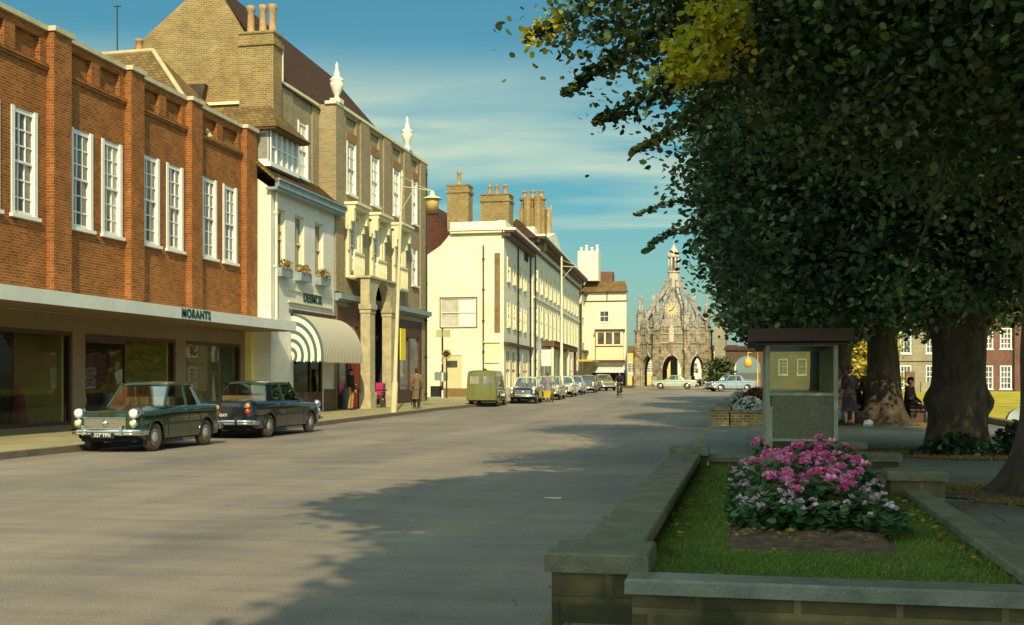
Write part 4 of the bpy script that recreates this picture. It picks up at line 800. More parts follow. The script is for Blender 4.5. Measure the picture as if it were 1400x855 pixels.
backhouse('street_house', 'sunlit ochre house seen through the left arch of the stone market cross', -17, -9.8, 150, 5.2, mat('ochre wall', (0.62, 0.45, 0.15)), 'tile_moss', .9, [(1.5, 2.6, 2.4, 3.8), (4, 5.1, 2.4, 3.8)], 'house')
backhouse('street_house', 'cream house with brown roof seen through the right arch of the stone market cross', -9, -1.5, 152, 5.4, 'cream_wall', 'tile_brown', .8, [(1.5, 2.6, 2.4, 3.8), (4, 5.1, 2.4, 3.8)], 'house')
backhouse('narrow_house', 'narrow pale stone building edge just right of the stone market cross', -3.3, -2.2, 118, 8.3, 'pale_stone', 'tile_brown', 0, [], 'building')
B = thing('timber_gateway', 'brown brick gateway with pointed arch right of the market cross', 'gateway', (.5, 112, .5))
e = Fr(-2.1, 112, 0); q = MB(); arch_wall(q, e, .6, 3.6, 2.6, 4.35, 1.25, -1.0, 0); q.fbox(e, 0, .6, .3, 4.35, -1, 0); q.fbox(e, 3.6, 4.2, .3, 4.35, -1, 0); q.fbox(e, .6, .85, .3, 2.6, -1, 0); q.fbox(e, 3.35, 3.6, .3, 2.6, -1, 0)
q.build('arch', mat('brown timber', (0.09, 0.055, 0.03), var=.3), B); MB().prism([e.p(-.2, 4.351, .2), e.p(4.4, 4.351, .2), e.p(4.2, 4.7, -.5), e.p(0, 4.7, -.5)], (0, -.02, .08)).build('roof', 'tile_brown', B)
tag(MB().lathe((.05, 106, 2.6), [(.02, 0), (.28, .1), (.36, .4), (.28, .8), (.02, .95)], 12).tube([(.05, 106, 3.5), (.05, 106, 4.0), (.9, 106, 4.0), (.9, 106, .5)], .05, 6).build('beacon', mat('orange globe', (0.8, 0.42, 0.03), rough=.3)), 'orange globe crossing beacon in front of the brown pointed gateway', 'beacon')
backhouse('stone_house', 'pale stone house front with one gable seen between shelter and gateway', 2.2, 6.5, 116, 5.4, 'pale_stone', 'tile_brown', 1.0, [(.8, 1.7, 2.0, 3.6), (2.6, 3.5, 2.0, 3.6)], 'house')

# ---------- stone and brick ranges beyond the lawn on the right
def range_(name, label, x0, x1, y, h, m, wx, rows, ww=.75):
    B = thing(name, label, 'building', ((x0+x1)/2, y, 0)); e = Fr(x0, y, 0); W = []
    for x in wx:
        for z0, z1 in rows: W.append((x-x0, x-x0+ww, z0, z1))
    MB().wall(e, 0, x1-x0, .1, h, W, 0, .12).build('wall', m, B)
    for w_ in W: win(B, e, *w_, 3, 2, 2, pane='pane_dark', fw=.09, bw=.05, inset=.04, proj=.08)
    MB().fbox(e, 0, x1-x0, h, h+.3, -.3, .15).build('cornice', m, B)
    MB().fbox(e, 0, x1-x0, h+.3, h+2.6, -6, -.5).build('roof', 'tile_brown', B)
    return B, e
B, e = range_('stone_mansion', 'pale stone mansion front with white sash windows between the two big tree trunks', 10.9, 16.9, 95, 8.6, 'pale_stone', (11.85, 13.8, 15.6), ((.85, 2.65), (3.6, 5.75), (6.6, 8.2)), .85)
MB().fbox(e, 0, 6, 3.0, 3.2, .001, .12).build('string_course', 'pale_stone', B)
B, e = range_('brick_mansion', 'red brick range with white sash windows at the right edge beyond the lawn', 17.2, 30, 94, 7.5, 'brick_red', (17.75, 19.1, 21.4, 23, 25), ((.8, 2.6), (3.9, 5.5)), .85)
pipe(B, e, 2.9, .3, 7.3, .06, .1)
tag(MB().box(11.9, 14.6, 84, 84.4, .25, 1.35).build('garden_wall', 'pale_stone'), 'short sunlit stone garden wall in front of the pale stone mansion', 'wall')
tag(MB().box(10.9, 11.5, 84.1, 84.8, .2, 2.1).build('gate_pier', 'brick_red'), 'dark brick gate pier left of the short sunlit garden wall', 'gate pier')
tag(MB().prism([(13.4, 60, .3), (14.1, 60, .3), (14.1, 60, .95), (13.95, 60, 1.12), (13.55, 60, 1.12), (13.4, 60, .95)], (0, .25, 0)).build('gravestone', 'render_grey'), 'small pale square headstone standing on the yellow lawn', 'gravestone')
pts = [(7.66+0.37*math.cos(math.pi*k/12), 35.0, .22+0.45*math.sin(math.pi*k/12)) for k in range(13)]
tag(MB().prism(pts, (0, .25, 0)).build('gravestone', mat('blue white marble', (0.33, 0.40, 0.42), var=.4, scale=2)), 'round topped blue white stone on the lawn just behind the dark edging', 'gravestone')
tag(MB().box(4.62, 4.88, 20.0, 20.6, .22, 1.02).box(4.58, 4.92, 19.96, 20.64, 1.02, 1.1).build('litter_bin', 'black_paint'), 'square black bin on the grey path right of the big burred tree', 'bin')

# ================================================================== MARKET CROSS
CX, CY, CG = -7.6, 121.0, gz(121)
B = thing('market_cross', 'octagonal stone market cross with arches, pinnacles, clock faces and central lantern spire', 'monument', (CX, CY, CG))
def pol(r, a, z): return Vector((CX+r*math.cos(a), CY+r*math.sin(a), z))
Rv = 3.75
ang = [R(-90+22.5+45*k) for k in range(8)]
tag(MB().lathe((CX, CY, CG-.3), [(5.4, 0), (5.4, .4), (5.0, .4), (5.0, .52)], 8, False).build('step', 'kerb', B))
for a in ang:
    o = pol(0, a, 0); ux, uy = math.cos(a), math.sin(a)
    def rb(b, r0, r1, hw, z0, z1):
        P = []
        for z in (z0, z1):
            for r, s in ((r0, -hw), (r1, -hw), (r1, hw), (r0, hw)): P.append((CX+ux*r-uy*s, CY+uy*r+ux*s, z))
        b.hexa(P)
    b = MB(); rb(b, 3.45, 4.45, .34, CG+.1, 1.9); rb(b, 3.45, 4.3, .30, 1.9, 4.6); rb(b, 3.4, 4.15, .30, 4.6, 6.6); rb(b, 3.3, 4.2, .38, 4.5, 4.62); rb(b, 3.3, 4.3, .36, 6.55, 6.7)
    rb(b, 4.3, 4.38, .2, 2.0, 4.3); rb(b, 4.15, 4.25, .05, 4.7, 6.4); rb(b, 4.15, 4.22, .27, 4.9, 5.0)
    b.build('buttress', 'cross_stone', B)
    b = MB(); rb(b, 3.45, 4.0, .27, 6.7, 8.3); rb(b, 3.38, 4.07, .34, 8.2, 8.34)
    t = pol(3.72, a, 8.34)
    b.lathe(t, [(.30, 0), (.2, .6), (.12, 1.2), (.06, 1.7), (.11, 1.78), (.11, 1.9), (.02, 2.1)], 8)
    for s in range(1, 5):
        for q in range(4): th = a+R(90*q+45); b.lathe((t.x+.26*(1-s*.18)*math.cos(th), t.y+.26*(1-s*.18)*math.sin(th), t.z+s*.36-.2), [(.02, 0), (.07, .06), (.02, .13)], 5)
    for hw in (-.34, .34): 
        c = (CX+ux*3.72-uy*hw, CY+uy*3.72+ux*hw); b.lathe((c[0], c[1], 6.7), [(.09, 0), (.09, .9), (.12, .95), (.02, 1.5)], 6)
    b.build('pinnacle', 'cross_grey', B)
    # flying rib to the lantern
    prof = [(3.35, 7.1), (2.95, 8.15), (2.4, 9.15), (1.8, 9.95), (1.25, 10.6), (.85, 11.35), (.62, 12.1)]
    b = MB()
    for i in range(len(prof)-1):
        (r0, z0), (r1, z1) = prof[i], prof[i+1]; P = []
        for (r, z) in ((r0, z0), (r1, z1)):
            for dr, s in ((-.15, -.11), (.15, -.11), (.15, .11), (-.15, .11)): P.append((CX+ux*(r+dr)-uy*s, CY+uy*(r+dr)+ux*s, z+(dr*.9)))
        b.hexa(P)
        m_ = pol((r0+r1)/2+.2, a, (z0+z1)/2+.18); b.lathe(m_, [(.03, -.1), (.12, .02), (.05, .16)], 5)
    b.build('flying_rib', 'cross_grey', B)
FW = 2*Rv*math.sin(R(22.5)); AP = Rv*math.cos(R(22.5))
def pointed(b, fr, c, hw, zs, za, zt, d0, d1, n=7):
    xs = [c-hw+hw*k/n for k in range(n+1)]
    def zz(x): u = abs(x-c)/hw; return zs+(za-zs)*(max(0, 1-u**2.1))**.62
    X = [c+hw*(-1+2*k/(2*n)) for k in range(2*n+1)]
    for x0, x1 in zip(X[:-1], X[1:]):
        b.hexa([fr.p(x0, zz(x0), d1), fr.p(x1, zz(x1), d1), fr.p(x1, zz(x1), d0), fr.p(x0, zz(x0), d0), fr.p(x0, zt, d1), fr.p(x1, zt, d1), fr.p(x1, zt, d0), fr.p(x0, zt, d0)])
    return X, zz
for k in range(8):
    am = R(-90+45*k); u = Vector((-math.sin(am), math.cos(am), 0)); n_ = Vector((math.cos(am), math.sin(am), 0))
    fr = Fr(0, 0, 0); fr.o = Vector((CX, CY, 0))+n_*AP-u*FW/2; fr.u = u; fr.n = n_
    b = MB(); c = FW/2; X, zz = pointed(b, fr, c, 1.02, 2.55, 3.95, 7.0, -.35, .05)
    b.fbox(fr, 0, c-1.02, CG, 7.0, -.35, .05); b.fbox(fr, c+1.02, FW, CG, 7.0, -.35, .05)
    b.build('arch_wall', 'cross_stone', B)
    b = MB()
    b.tube([fr.p(x, zz(x)+.08+.35*max(0, 1-abs(x-c)/.25)**1.5, .1) for x in X], .10, 6); b.tube([fr.p(c-1.0, CG, .08), fr.p(c-1.02, 2.6, .08)], .09, 6).tube([fr.p(c+1.0, CG, .08), fr.p(c+1.02, 2.6, .08)], .09, 6)
    b.tube([fr.p(c, 4.3, .1), fr.p(c, 5.0, .12), fr.p(c, 5.2, .12)], [.09, .05, .12], 6)
    for zq, th in ((5.25, .12), (6.2, .1), (6.95, .14)): b.fbox(fr, 0, FW, zq, zq+th, .051, .16)
    for i in range(9):
        x = .12+(FW-.24)*i/8; b.fbox(fr, x-.035, x+.035, 4.35 if abs(x-c) > .45 else 5.3, 6.94, .051, .12)
    for i in range(8):
        x = .12+(FW-.24)*(i+.5)/8; b.fbox(fr, x-.09, x+.09, 7.05, 7.55+.15*(i % 2), -.1, .05)
    b.build('tracery', 'cross_grey', B)
    b = MB().fbox(fr, c-.24, c+.24, 5.38, 6.55, .051, .22).add([fr.p(c-.3, 6.55, .24), fr.p(c+.3, 6.55, .24), fr.p(c, 7.3, .24), fr.p(c-.3, 6.55, .04), fr.p(c+.3, 6.55, .04), fr.p(c, 7.3, .04)], [(0, 1, 2), (5, 4, 3), (0, 2, 5, 3), (1, 4, 5, 2)])
    b.build('niche', mat('pale niche stone', (0.5, 0.43, 0.3)) if k == 0 else 'cross_grey', B)
    if k % 2 == 0:   # clock gables
        fr2 = Fr(0, 0, 0); fr2.o = Vector((CX, CY, 0))+n_*(AP-1.2)-u; fr2.u = u; fr2.n = n_
        b = MB().prism([fr2.p(.15, 6.9), fr2.p(1.85, 6.9), fr2.p(1.78, 9.2), fr2.p(1.0, 10.5), fr2.p(.22, 9.2)], n_*-.35)
        G = b.build('clock_gable', 'cross_grey', B)
        ctr = fr2.p(1.0, 8.75, .02)
        dsk = MB().add([ctr]+[ctr+u*.72*math.cos(t)+Vector((0, 0, .72*math.sin(t))) for t in [2*math.pi*i/28 for i in range(28)]], [(0, 1+i, 1+(i+1) % 28) for i in range(28)])
        F_ = dsk.build('clock_face', mat('gold clock face', (0.52, 0.46, 0.26), var=.1), G)
        h = MB()
        for i in range(12):
            t = 2*math.pi*i/12; p = ctr+n_*.03; a1 = u*math.cos(t)+Vector((0, 0, math.sin(t))); h.tube([p+a1*.52, p+a1*.66], .03, 4)
        for t, l in ((R(60), .5), (R(200), .38)): a1 = u*math.cos(t)+Vector((0, 0, math.sin(t))); h.tube([ctr+n_*.05, ctr+n_*.05+a1*l], .03, 4)
        h.build('clock_hands', 'black_paint', F_)
MB().lathe((CX, CY, 7.0), [(3.3, 0), (3.3, .05), (2.4, .3), (1.0, .6), (.02, .7)], 8, False).lathe((CX, CY, 6.4), [(3.4, 0), (3.4, .1), (.1, .1)], 8, False).build('vault', 'cross_grey', B)
MB().lathe((CX, CY, CG+.3), [(.7, 0), (.7, .5), (.35, .6), (.35, 3.5), (.9, 5.0), (2.5, 6.1)], 8).build('central_pillar', 'cross_stone', B)
b = MB().lathe((CX, CY, 7.5), [(.45, 0), (.45, 3.2), (.78, 3.7), (.62, 4.6), (.58, 5.2), (.72, 5.3), (.72, 5.42), (.5, 5.42)], 8, False)
for k in range(8):
    a = ang[k]; b.lathe((CX+.52*math.cos(a), CY+.52*math.sin(a), 12.9), [(.1, 0), (.1, 1.45)], 5)
b.lathe((CX, CY, 12.9), [(.2, 0), (.2, 1.45), (.66, 1.45), (.7, 1.6), (.6, 1.7), (.5, 2.05), (.25, 2.5), (.1, 2.75), (.05, 3.0), (.09, 3.08), (.01, 3.25)], 8)
for k in range(8): a = ang[k]; b.lathe((CX+.62*math.cos(a), CY+.62*math.sin(a), 14.5), [(.06, 0), (.05, .2), (.01, .5)], 5)
b.build('lantern', mat('pale lantern stone', (0.50, 0.42, 0.32), var=.25, scale=4), B)

# ================================================================== GARDEN BED
def walled(name, label, cat, body, cap, top, ch, z0=-.05, over=.035, m='stone_wall', mc='coping'):
    x0, x1, y0, y1 = body
    T = thing(name, label, cat, (x0, y0, z0))
    MB().box(x0, x1, y0, y1, z0, top-ch).build('masonry', m, T)
    b = MB(); e = over; zc_ = top-ch+.0005
    P = []
    for z, q in ((zc_, 0), (top-.012, 0), (top, .012)):
        P.append([(x0-e+q, y0-e+q, z), (x1+e-q, y0-e+q, z), (x1+e-q, y1+e-q, z), (x0-e+q, y1+e-q, z)])
    b.hexa(P[0]+P[1]); b.hexa(P[1]+P[2]); b.build('coping', mc, T); return T
walled('stone_pier', 'square sandstone pier with flat cap at the near corner of the grass bed', 'pier', (-1.0, -.53, 5.87, 6.33), 1, .585, .10)
T = walled('garden_wall', 'long low stone wall with wide flat coping between the road and the grass bed', 'wall', (-.93, -.64, 6.37, 14.94), 1, .53, .08, over=.045)
walled('garden_wall', 'low block wall across the near end of the grass bed with pale blue coping', 'wall', (-.56, 2.6, 5.66, 5.83), 1, .50, .075, mc='coping_blue')
walled('stone_pier', 'square stone pier with flat cap at the far road corner of the grass bed', 'pier', (-.96, -.53, 15.0, 15.42), 1, .60, .10)
walled('garden_wall', 'low stone wall across the far end of the grass bed behind the flowers', 'wall', (-.49, 1.08, 15.05, 15.30), 1, .50, .08)
walled('garden_wall', 'low narrow stone wall between the grass bed and the slab path', 'wall', (1.49, 1.66, 5.87, 11.53), 1, .43, .06, over=.02)
walled('stone_pier', 'nearest stone pier with wide cap at the path end of the low narrow wall', 'pier', (1.36, 1.86, 11.57, 11.98), 1, .60, .09)
walled('stone_pier', 'middle one of the three stepped stone piers between flower bed and path', 'pier', (1.12, 1.76, 14.2, 14.6), 1, .60, .09)
walled('stone_pier', 'farthest stone pier of the three steps, beside the base of the shelter', 'pier', (1.06, 1.62, 16.8, 17.15), 1, .60, .09)
walled('garden_wall', 'short stone wall joining the nearest and middle piers beside the path', 'wall', (1.38, 1.58, 12.02, 14.16), 1, .42, .06, over=.02)
tag(MB().box(-.525, 1.47, 5.84, 6.35, .1, .35).box(-.635, 1.47, 6.3501, 15.04, .1, .35).build('lawn', 'lawn'), kind='structure')
bedp = [(-.15, 7.75), (.98, 7.55), (1.02, 13.8), (-.12, 13.8)]
b = MB(); n = 16; V = []; F = []
for i in range(n+1):
    for j in range(n+1):
        u, v = i/n, j/n; x = (1-u)*(1-v)*bedp[0][0]+u*(1-v)*bedp[1][0]+u*v*bedp[2][0]+(1-u)*v*bedp[3][0]; y = (1-u)*(1-v)*bedp[0][1]+u*(1-v)*bedp[1][1]+u*v*bedp[2][1]+(1-u)*v*bedp[3][1]
        ed = min(u, v, 1-u, 1-v); V.append((x, y, .345+.09*min(1, ed*7)+random.uniform(-.012, .012)*(ed > 0)))
for i in range(n):
    for j in range(n): F.append((i*(n+1)+j, (i+1)*(n+1)+j, (i+1)*(n+1)+j+1, i*(n+1)+j+1))
tag(MB().add(V, F, True).build('soil_bed', 'soil'), kind='structure')
# grass blades and fallen leaves
P = rng.random((52000, 3)); P[:, 0] = -.60+2.06*P[:, 0]; P[:, 1] = 5.9+9.1*P[:, 1]**1.25; P[:, 2] = .355+.012*P[:, 2]
keep = ~((P[:, 0] > -.13) & (P[:, 0] < .99) & (P[:, 1] > 7.66) & (P[:, 1] < 13.8)); P = P[keep]
def blades(name, P, h, m):
    n = len(P); a = rng.random(n)*6.283; w_ = .0035+.002*rng.random(n); hh = h*(.5+rng.random(n)); lean = rng.normal(size=(n, 2))*h*.5
    A = P.copy(); A[:, 0] -= np.cos(a)*w_; A[:, 1] -= np.sin(a)*w_; B_ = P.copy(); B_[:, 0] += np.cos(a)*w_; B_[:, 1] += np.sin(a)*w_
    C = P.copy(); C[:, :2] += lean; C[:, 2] += hh
    return npmesh(name, np.stack([A, B_, C], 1).reshape(-1, 3), np.arange(3*n).reshape(n, 3), m)
tag(blades('grass', P, .017, 'grass_blade'), kind='stuff')
def scatter(n, x0, x1, y0, y1, z, p=1.0):
    P = rng.random((n, 3)); P[:, 0] = x0+(x1-x0)*P[:, 0]; P[:, 1] = y0+(y1-y0)*P[:, 1]**p; P[:, 2] = z+.012*P[:, 2]; return P
P = np.concatenate([scatter(26, -.6, 1.45, 6, 15, .375), scatter(70, -.62, -.45, 6.5, 15, .37), scatter(60, 1.3, 1.47, 6, 11.5, .37), scatter(60, -.1, .95, 7.7, 8.6, .43), scatter(60, 1.8, 6.5, 8, 30, .225), scatter(30, -1.6, -.95, 6, 20, .005)])
tag(leaves('fallen_leaves', P, .05, leafmat('fallen leaves', [(0.12, 0.06, 0.015), (0.3, 0.17, 0.03), (0.45, 0.32, 0.05), (0.5, 0.42, 0.2)]), up=2.5), kind='stuff')
for i, (k, r) in enumerate((('A', 1.5), ('B', 1.7), ('C', 1.3))):
    x, y = TREES[k]; n = 5000; a = rng.random(n)*6.283; q = (r*(.55+.5*rng.random(n))); P = np.stack([x+q*np.cos(a), y+q*np.sin(a), np.full(n, .235)], 1)
    P = P[(np.sin(3*a+i)+np.sin(5*a+2*i)+rng.random(n)) > -.2]
    tag(blades('dry_grass', P, .05, leafmat('dry grass %d' % i, [(0.16, 0.12, 0.02), (0.24, 0.17, 0.03), (0.30, 0.20, 0.03), (0.2, 0.2, 0.03)])), kind='stuff')
# flower plants
def plant_proto(kind, i):
    T = thing('flowering_plant', {'pink': 'leafy bedding plant with large bright pink flower heads in the middle of the soil bed', 'lilac': 'low bedding plant with small pale lilac pink flowers along the edge of the soil bed'}[kind], 'plant', group={'pink': 'bright pink bedding plants', 'lilac': 'pale lilac bedding plants'}[kind])
    h = .30 if kind == 'pink' else .20; n = 150
    a = rng.random(n)*6.283; r = .20*rng.random(n)**.6; P = np.stack([r*np.cos(a), r*np.sin(a), h*(.15+.85*rng.random(n))*(1-.9*(r/.26)**2)], 1)
    o = leaves('foliage', P, .062, 'rose_leaf', None, up=1.2); o.parent = T
    nb = random.choice((2, 2, 3)) if kind == 'pink' else 6
    for _ in range(nb):
        a = random.random()*6.283; r = .17*math.sqrt(random.random()); c = np.array([r*math.cos(a), r*math.sin(a), h*(1.0-.8*(r/.26)**2)+random.uniform(-.03, .04)])
        m_ = 70 if kind == 'pink' else 14; s = .04 if kind == 'pink' else .02
        d = rng.normal(size=(m_, 3)); d /= np.linalg.norm(d, axis=1)[:, None]; d[:, 2] = np.abs(d[:, 2])*.8
        o = leaves('flower_head', c+d*s*(.7+.5*rng.random((m_, 1))), .036 if kind == 'pink' else .026, kind, None, up=.8); o.parent = T
    return T
protos = {'pink': [plant_proto('pink', i) for i in range(4)], 'lilac': [plant_proto('lilac', i) for i in range(4)]}
used = set()
for j, y in enumerate(np.arange(8.5, 13.3, .36)):
    for i, x in enumerate(np.arange(.02, .93, .175)):
        edge = i == 0 or j < 1 or (i == 5 and j < 5) or (i == 1 and random.random() < .4)
        kd = 'lilac' if edge else ('pink' if random.random() < .85 else 'lilac')
        if j == 0 and i in (4, 5) and False: continue
        p = random.choice(protos[kd]); o = p if p.name not in used else copy_tree(p); used.add(p.name)
        o.location = (x+random.uniform(-.04, .04)+(.02*j if i > 2 else 0)*.5, y+random.uniform(-.06, .06), .40+(0.06 if kd == 'pink' else 0)); o.rotation_euler.z = random.random()*6.28
        s = random.uniform(.85, 1.15); o.scale = (s, s, s*random.uniform(.9, 1.15))
tag(MB().box(.235, .27, 12.98, 13.015, .35, 1.17).box(.225, .28, 12.975, 13.02, 1.17, 1.185).build('metal_post', 'shelter_green'), 'slim grey metal post standing in the flowers before the shelter', 'post')

# second raised bed beyond the shelter gap
walled('stone_pier', 'stone pier with pale cap at the road corner of the farther raised bed', 'pier', (-1.0, -.5, 32.1, 32.55), 1, .74, .1, z0=.1, m='brick_yellow')
walled('garden_wall', 'brown brick wall across the near end of the farther raised bed', 'wall', (-.46, 2.2, 32.2, 32.45), 1, .64, .06, z0=.1, m='brick_yellow')
walled('garden_wall', 'low wall with flat coping along the road side of the farther raised bed', 'wall', (-.9, -.62, 32.6, 50), 1, .72, .08, z0=.1, over=.06)
tag(MB().box(-.58, 2.2, 32.5, 49, .2, .58).build('soil_bed', 'soil'), kind='structure')
for nm, x, y, h, r, m, lb in (('flowering_bush', .3, 36.5, .65, .55, 'red_petal', 'rounded bush of dull red flowers in the farther raised bed'), ('flowering_bush', .05, 33.2, .42, .42, 'white_petal', 'low clump of white flowers at the near end of the farther raised bed'), ('flowering_bush', -.25, 37, .55, .3, 'white_petal', 'small pale blue white flower clump left of the red flowering bush')):
    T = thing(nm, lb, 'bush', (x, y, .58)); n = 900
    d = rng.normal(size=(n, 3)); d /= np.linalg.norm(d, axis=1)[:, None]; d[:, 2] = np.abs(d[:, 2]); P = d*np.array([r, r, h])*(.3+.7*rng.random((n, 1))**.4)
    o = leaves('foliage', P, .09, 'rose_leaf', None); o.parent = T
    d = rng.normal(size=(500, 3)); d /= np.linalg.norm(d, axis=1)[:, None]; d[:, 2] = np.abs(d[:, 2]); o = leaves('blooms', d*np.array([r, r, h])*1.02, .09, m, None); o.parent = T

# ================================================================== SHELTER
S = thing('bus_shelter', 'small street shelter with brown flat roof, grimy glass and olive lower panels', 'shelter', (.3, 19.6, .22))
x0, x1, y0, y1, zb_ = .30, 1.47, 19.6, 23.4, .22
for x in (x0, x1-.07):
    for y in (y0, y1-.07, (y0+y1)/2): MB().box(x, x+.07, y, y+.07, zb_, 2.1).build('post', 'shelter_green', S)
MB().box(x0-.3, x1+.22, y0-.35, y1+.35, 2.12, 2.33).build('roof', 'shelter_red', S)
MB().box(x0-.15, x1+.15, y0-.2, y1+.2, 2.07, 2.0995).build('roof_lining', 'dark_wood', S)
for yy in (y0+.02, y1-.05):
    MB().box(x0+.0705, x1-.0705, yy, yy+.03, .50, 1.22).build('lower_panel', 'shelter_panel', S)
    MB().box(x0+.0705, x1-.0705, yy+.01, yy+.02, 1.27, 2.05).build('glass_pane', 'shelter_glass', S)
    for za, zb2 in ((1.22, 1.27), (.46, .50), (2.05, 2.0695)): MB().box(x0+.0705, x1-.0705, yy-.012, yy+.045, za, zb2).build('rail', 'shelter_green', S)
    MB().box(x0+.0705, x1-.0705, yy, yy+.03, zb_, .4595).build('kick_board', 'shelter_red', S)
MB().box(x1-.05, x1-.02, y0+.0705, y1-.08, .5, 1.22).build('lower_panel', 'shelter_panel', S)
for k in range(9): MB().box(x1-.05, x1-.02, y0+.35+k*.36, y0+.43+k*.36, 1.2205, 2.069).build('slat', 'shelter_green', S)
MB().box(x1-.035, x1-.03, y0+.0705, y1-.08, 1.2205, 2.06).build('glass_pane', 'shelter_glass', S)
MB().box(x0+.55, x1-.1, y0+.4, y1-.4, .62, .66).box(x0+.6, x0+.66, y0+.5, y0+.6, .22, .6195).box(x0+.6, x0+.66, y1-.6, y1-.5, .22, .6195).box(x1-.2, x1-.14, y0+.5, y0+.6, .22, .6195).box(x1-.2, x1-.14, y1-.6, y1-.5, .22, .6195).build('seat', 'dark_wood', S)

# ================================================================== TREES
def trunk_mesh(b, x, y, z0, r, h, flare=1.7, seed=0, burls=(), topx=0, topy=0):
    n = 44; rs = np.random.default_rng(seed); ph = rs.random(6)*6.28; vs = []; Z = [0, .06, .14, .25, .4]+[.5+.12*q for q in range(22)]+[3.3, 3.8, 4.4, h] ; Z = [z for z in Z if z <= h]
    for z in Z:
        f = 1+(flare-1)*math.exp(-z/.33); c = (x+topx*(z/h)**1.5, y+topy*(z/h)**1.5)
        for k in range(n):
            th = 2*math.pi*k/n
            rr = r*f*(1+.10*(f)*math.sin(3*th+ph[0])*math.exp(-z*.7)+.05*math.sin(5*th+ph[1]+z*.5)+.035*math.sin(9*th+ph[2]+z*1.3)+.022*math.sin(17*th+ph[4]+z*2.1)+.015*math.sin(5.5*z+3*th+ph[5])+.03*math.sin(2.4*z+2*th+ph[3]))*(1-.045*z if z < 3 else .865-.02*(z-3))
            if z > 2.2: rr *= 1+.12*(z-2.2)/2
            for (bz, bt, br, bs) in burls:
                d = math.atan2(math.sin(th-bt), math.cos(th-bt)); rr += br*math.exp(-((z-bz)/(bs*1.25))**2-(d/.62)**2)
            vs.append((c[0]+rr*math.cos(th), c[1]+rr*math.sin(th), z0+z))
    fs = [(i*n+k, i*n+(k+1) % n, (i+1)*n+(k+1) % n, (i+1)*n+k) for i in range(len(Z)-1) for k in range(n)]
    b.add(vs, fs, True); return (x+topx, y+topy)
def crown_pts(lobes, n, clump=26, cs=.26, seed=1, inner=.25, zmin=None, cut=None):
    rs = np.random.default_rng(seed); W = np.array([l[3]*l[4]+l[4]*l[5]+l[3]*l[5] for l in lobes]); W = W/W.sum(); out = []
    for l, w_ in zip(lobes, W):
        m_ = int(n*w_/clump)+1; d = rs.normal(size=(m_, 3)); d /= np.linalg.norm(d, axis=1)[:, None]
        ph = rs.random(6)*6.28
        lump = 1+.10*np.sin(5*d[:, 0]*2+ph[0])*np.sin(5*d[:, 1]*2+ph[1])+.09*np.sin(9*d[:, 2]*1.4+ph[2]+4*d[:, 0])+.06*np.sin(14*d[:, 1]+ph[3])
        rad = np.where(rs.random(m_) < inner, .35+.5*rs.random(m_), .86+.16*rs.random(m_))*lump
        c = np.array(l[:3])+d*rad[:, None]*np.array(l[3:6])
        for q in range(m_):
            k = rs.integers(clump//2, int(clump*1.5)); s = cs*(.6+.8*rs.random())
            dr = d[q]*.6+rs.normal(size=3)*.5; g = np.clip(rs.normal(size=(k, 3)), -1.7, 1.7)*np.array([s, s, s*.62])+np.outer(rs.random(k)*s*1.5, dr); g[:, 2] -= .10*np.abs(g[:, 0]+g[:, 1])
            out.append(c[q]+g)
    P = np.concatenate(out)
    if zmin is not None: P = P[P[:, 2] > zmin+.25*np.sin(P[:, 0]*2.1+P[:, 1]*1.7)]
    if cut is not None: P = P[cut(P)]
    return P
def spray(path, n, wdt, seed=0):
    """leaves along a drooping branch"""
    rs = np.random.default_rng(seed); p = np.array(path, float); t = rs.random(n)*(len(p)-1)*.9999; i = t.astype(int); f = (t-i)[:, None]; c = p[i]*(1-f)+p[i+1]*f
    tt = (t/(len(p)-1))[:, None]
    return c+np.clip(rs.normal(size=(n, 3)), -1.5, 1.5)*wdt*np.array([1, 1, .6])*(1.1-.8*tt)
def tree(name, label, key, r, h, lobes, n, size, seed, lm='leaf', burls=(), flare=1.7, zmin=None, sprays=(), sides=6, clump=26, cs=.26, z0=.2, limbs=True, cut=None, lean=(0, 0), sub=None, inner=.25):
    x, y = TREES[key] if isinstance(key, str) else key
    T = thing(name, label, 'tree', (x, y, z0))
    b = MB(); tx, ty = trunk_mesh(b, x, y, z0-.05, r, h, flare, seed, burls, *lean); b.build('trunk', 'bark', T)
    if limbs:
        rs = random.Random(seed)
        for l in lobes:
            st = Vector((tx+rs.uniform(-.1, .1), ty+rs.uniform(-.1, .1), z0+h-.5+rs.uniform(-.3, .2))); en = Vector(l[:3])+Vector((l[3]*.5*rs.uniform(-1, 1), l[4]*.5*rs.uniform(-1, 1), l[5]*.3)); mid = (st+en)/2+Vector((rs.uniform(-.3, .3), rs.uniform(-.3, .3), .35))
            q = MB().tube([st, (st+mid)/2+Vector((0, 0, .15)), mid, (mid+en)/2, en], [r*.5, r*.38, r*.28, r*.16, r*.05], 10)
            for _ in range(4):
                a = mid.lerp(en, rs.random()); e = a+Vector((rs.uniform(-1, 1)*l[3]*.6, rs.uniform(-1, 1)*l[4]*.6, rs.uniform(-.4, .6)*l[5])); q.tube([a, a.lerp(e, .5)+Vector((0, 0, .12)), e], [r*.12, r*.07, .012], 6)
            q.build('limb', 'bark', T)
    Pl = [crown_pts(lobes, n, clump, cs, seed, inner, zmin, cut)]
    for i, sp_ in enumerate(sprays):
        path, k, wdt = sp_[:3]; Pl.append(spray(path, k, wdt, seed+i+50))
        MB().tube(path, [.022*(1-.8*j/(len(path)-1)) for j in range(len(path))], 5).build('branch', 'twig', T)
    leaves('crown', np.concatenate(Pl), size, lm, T, sides=sides, droop=.6)
    return T
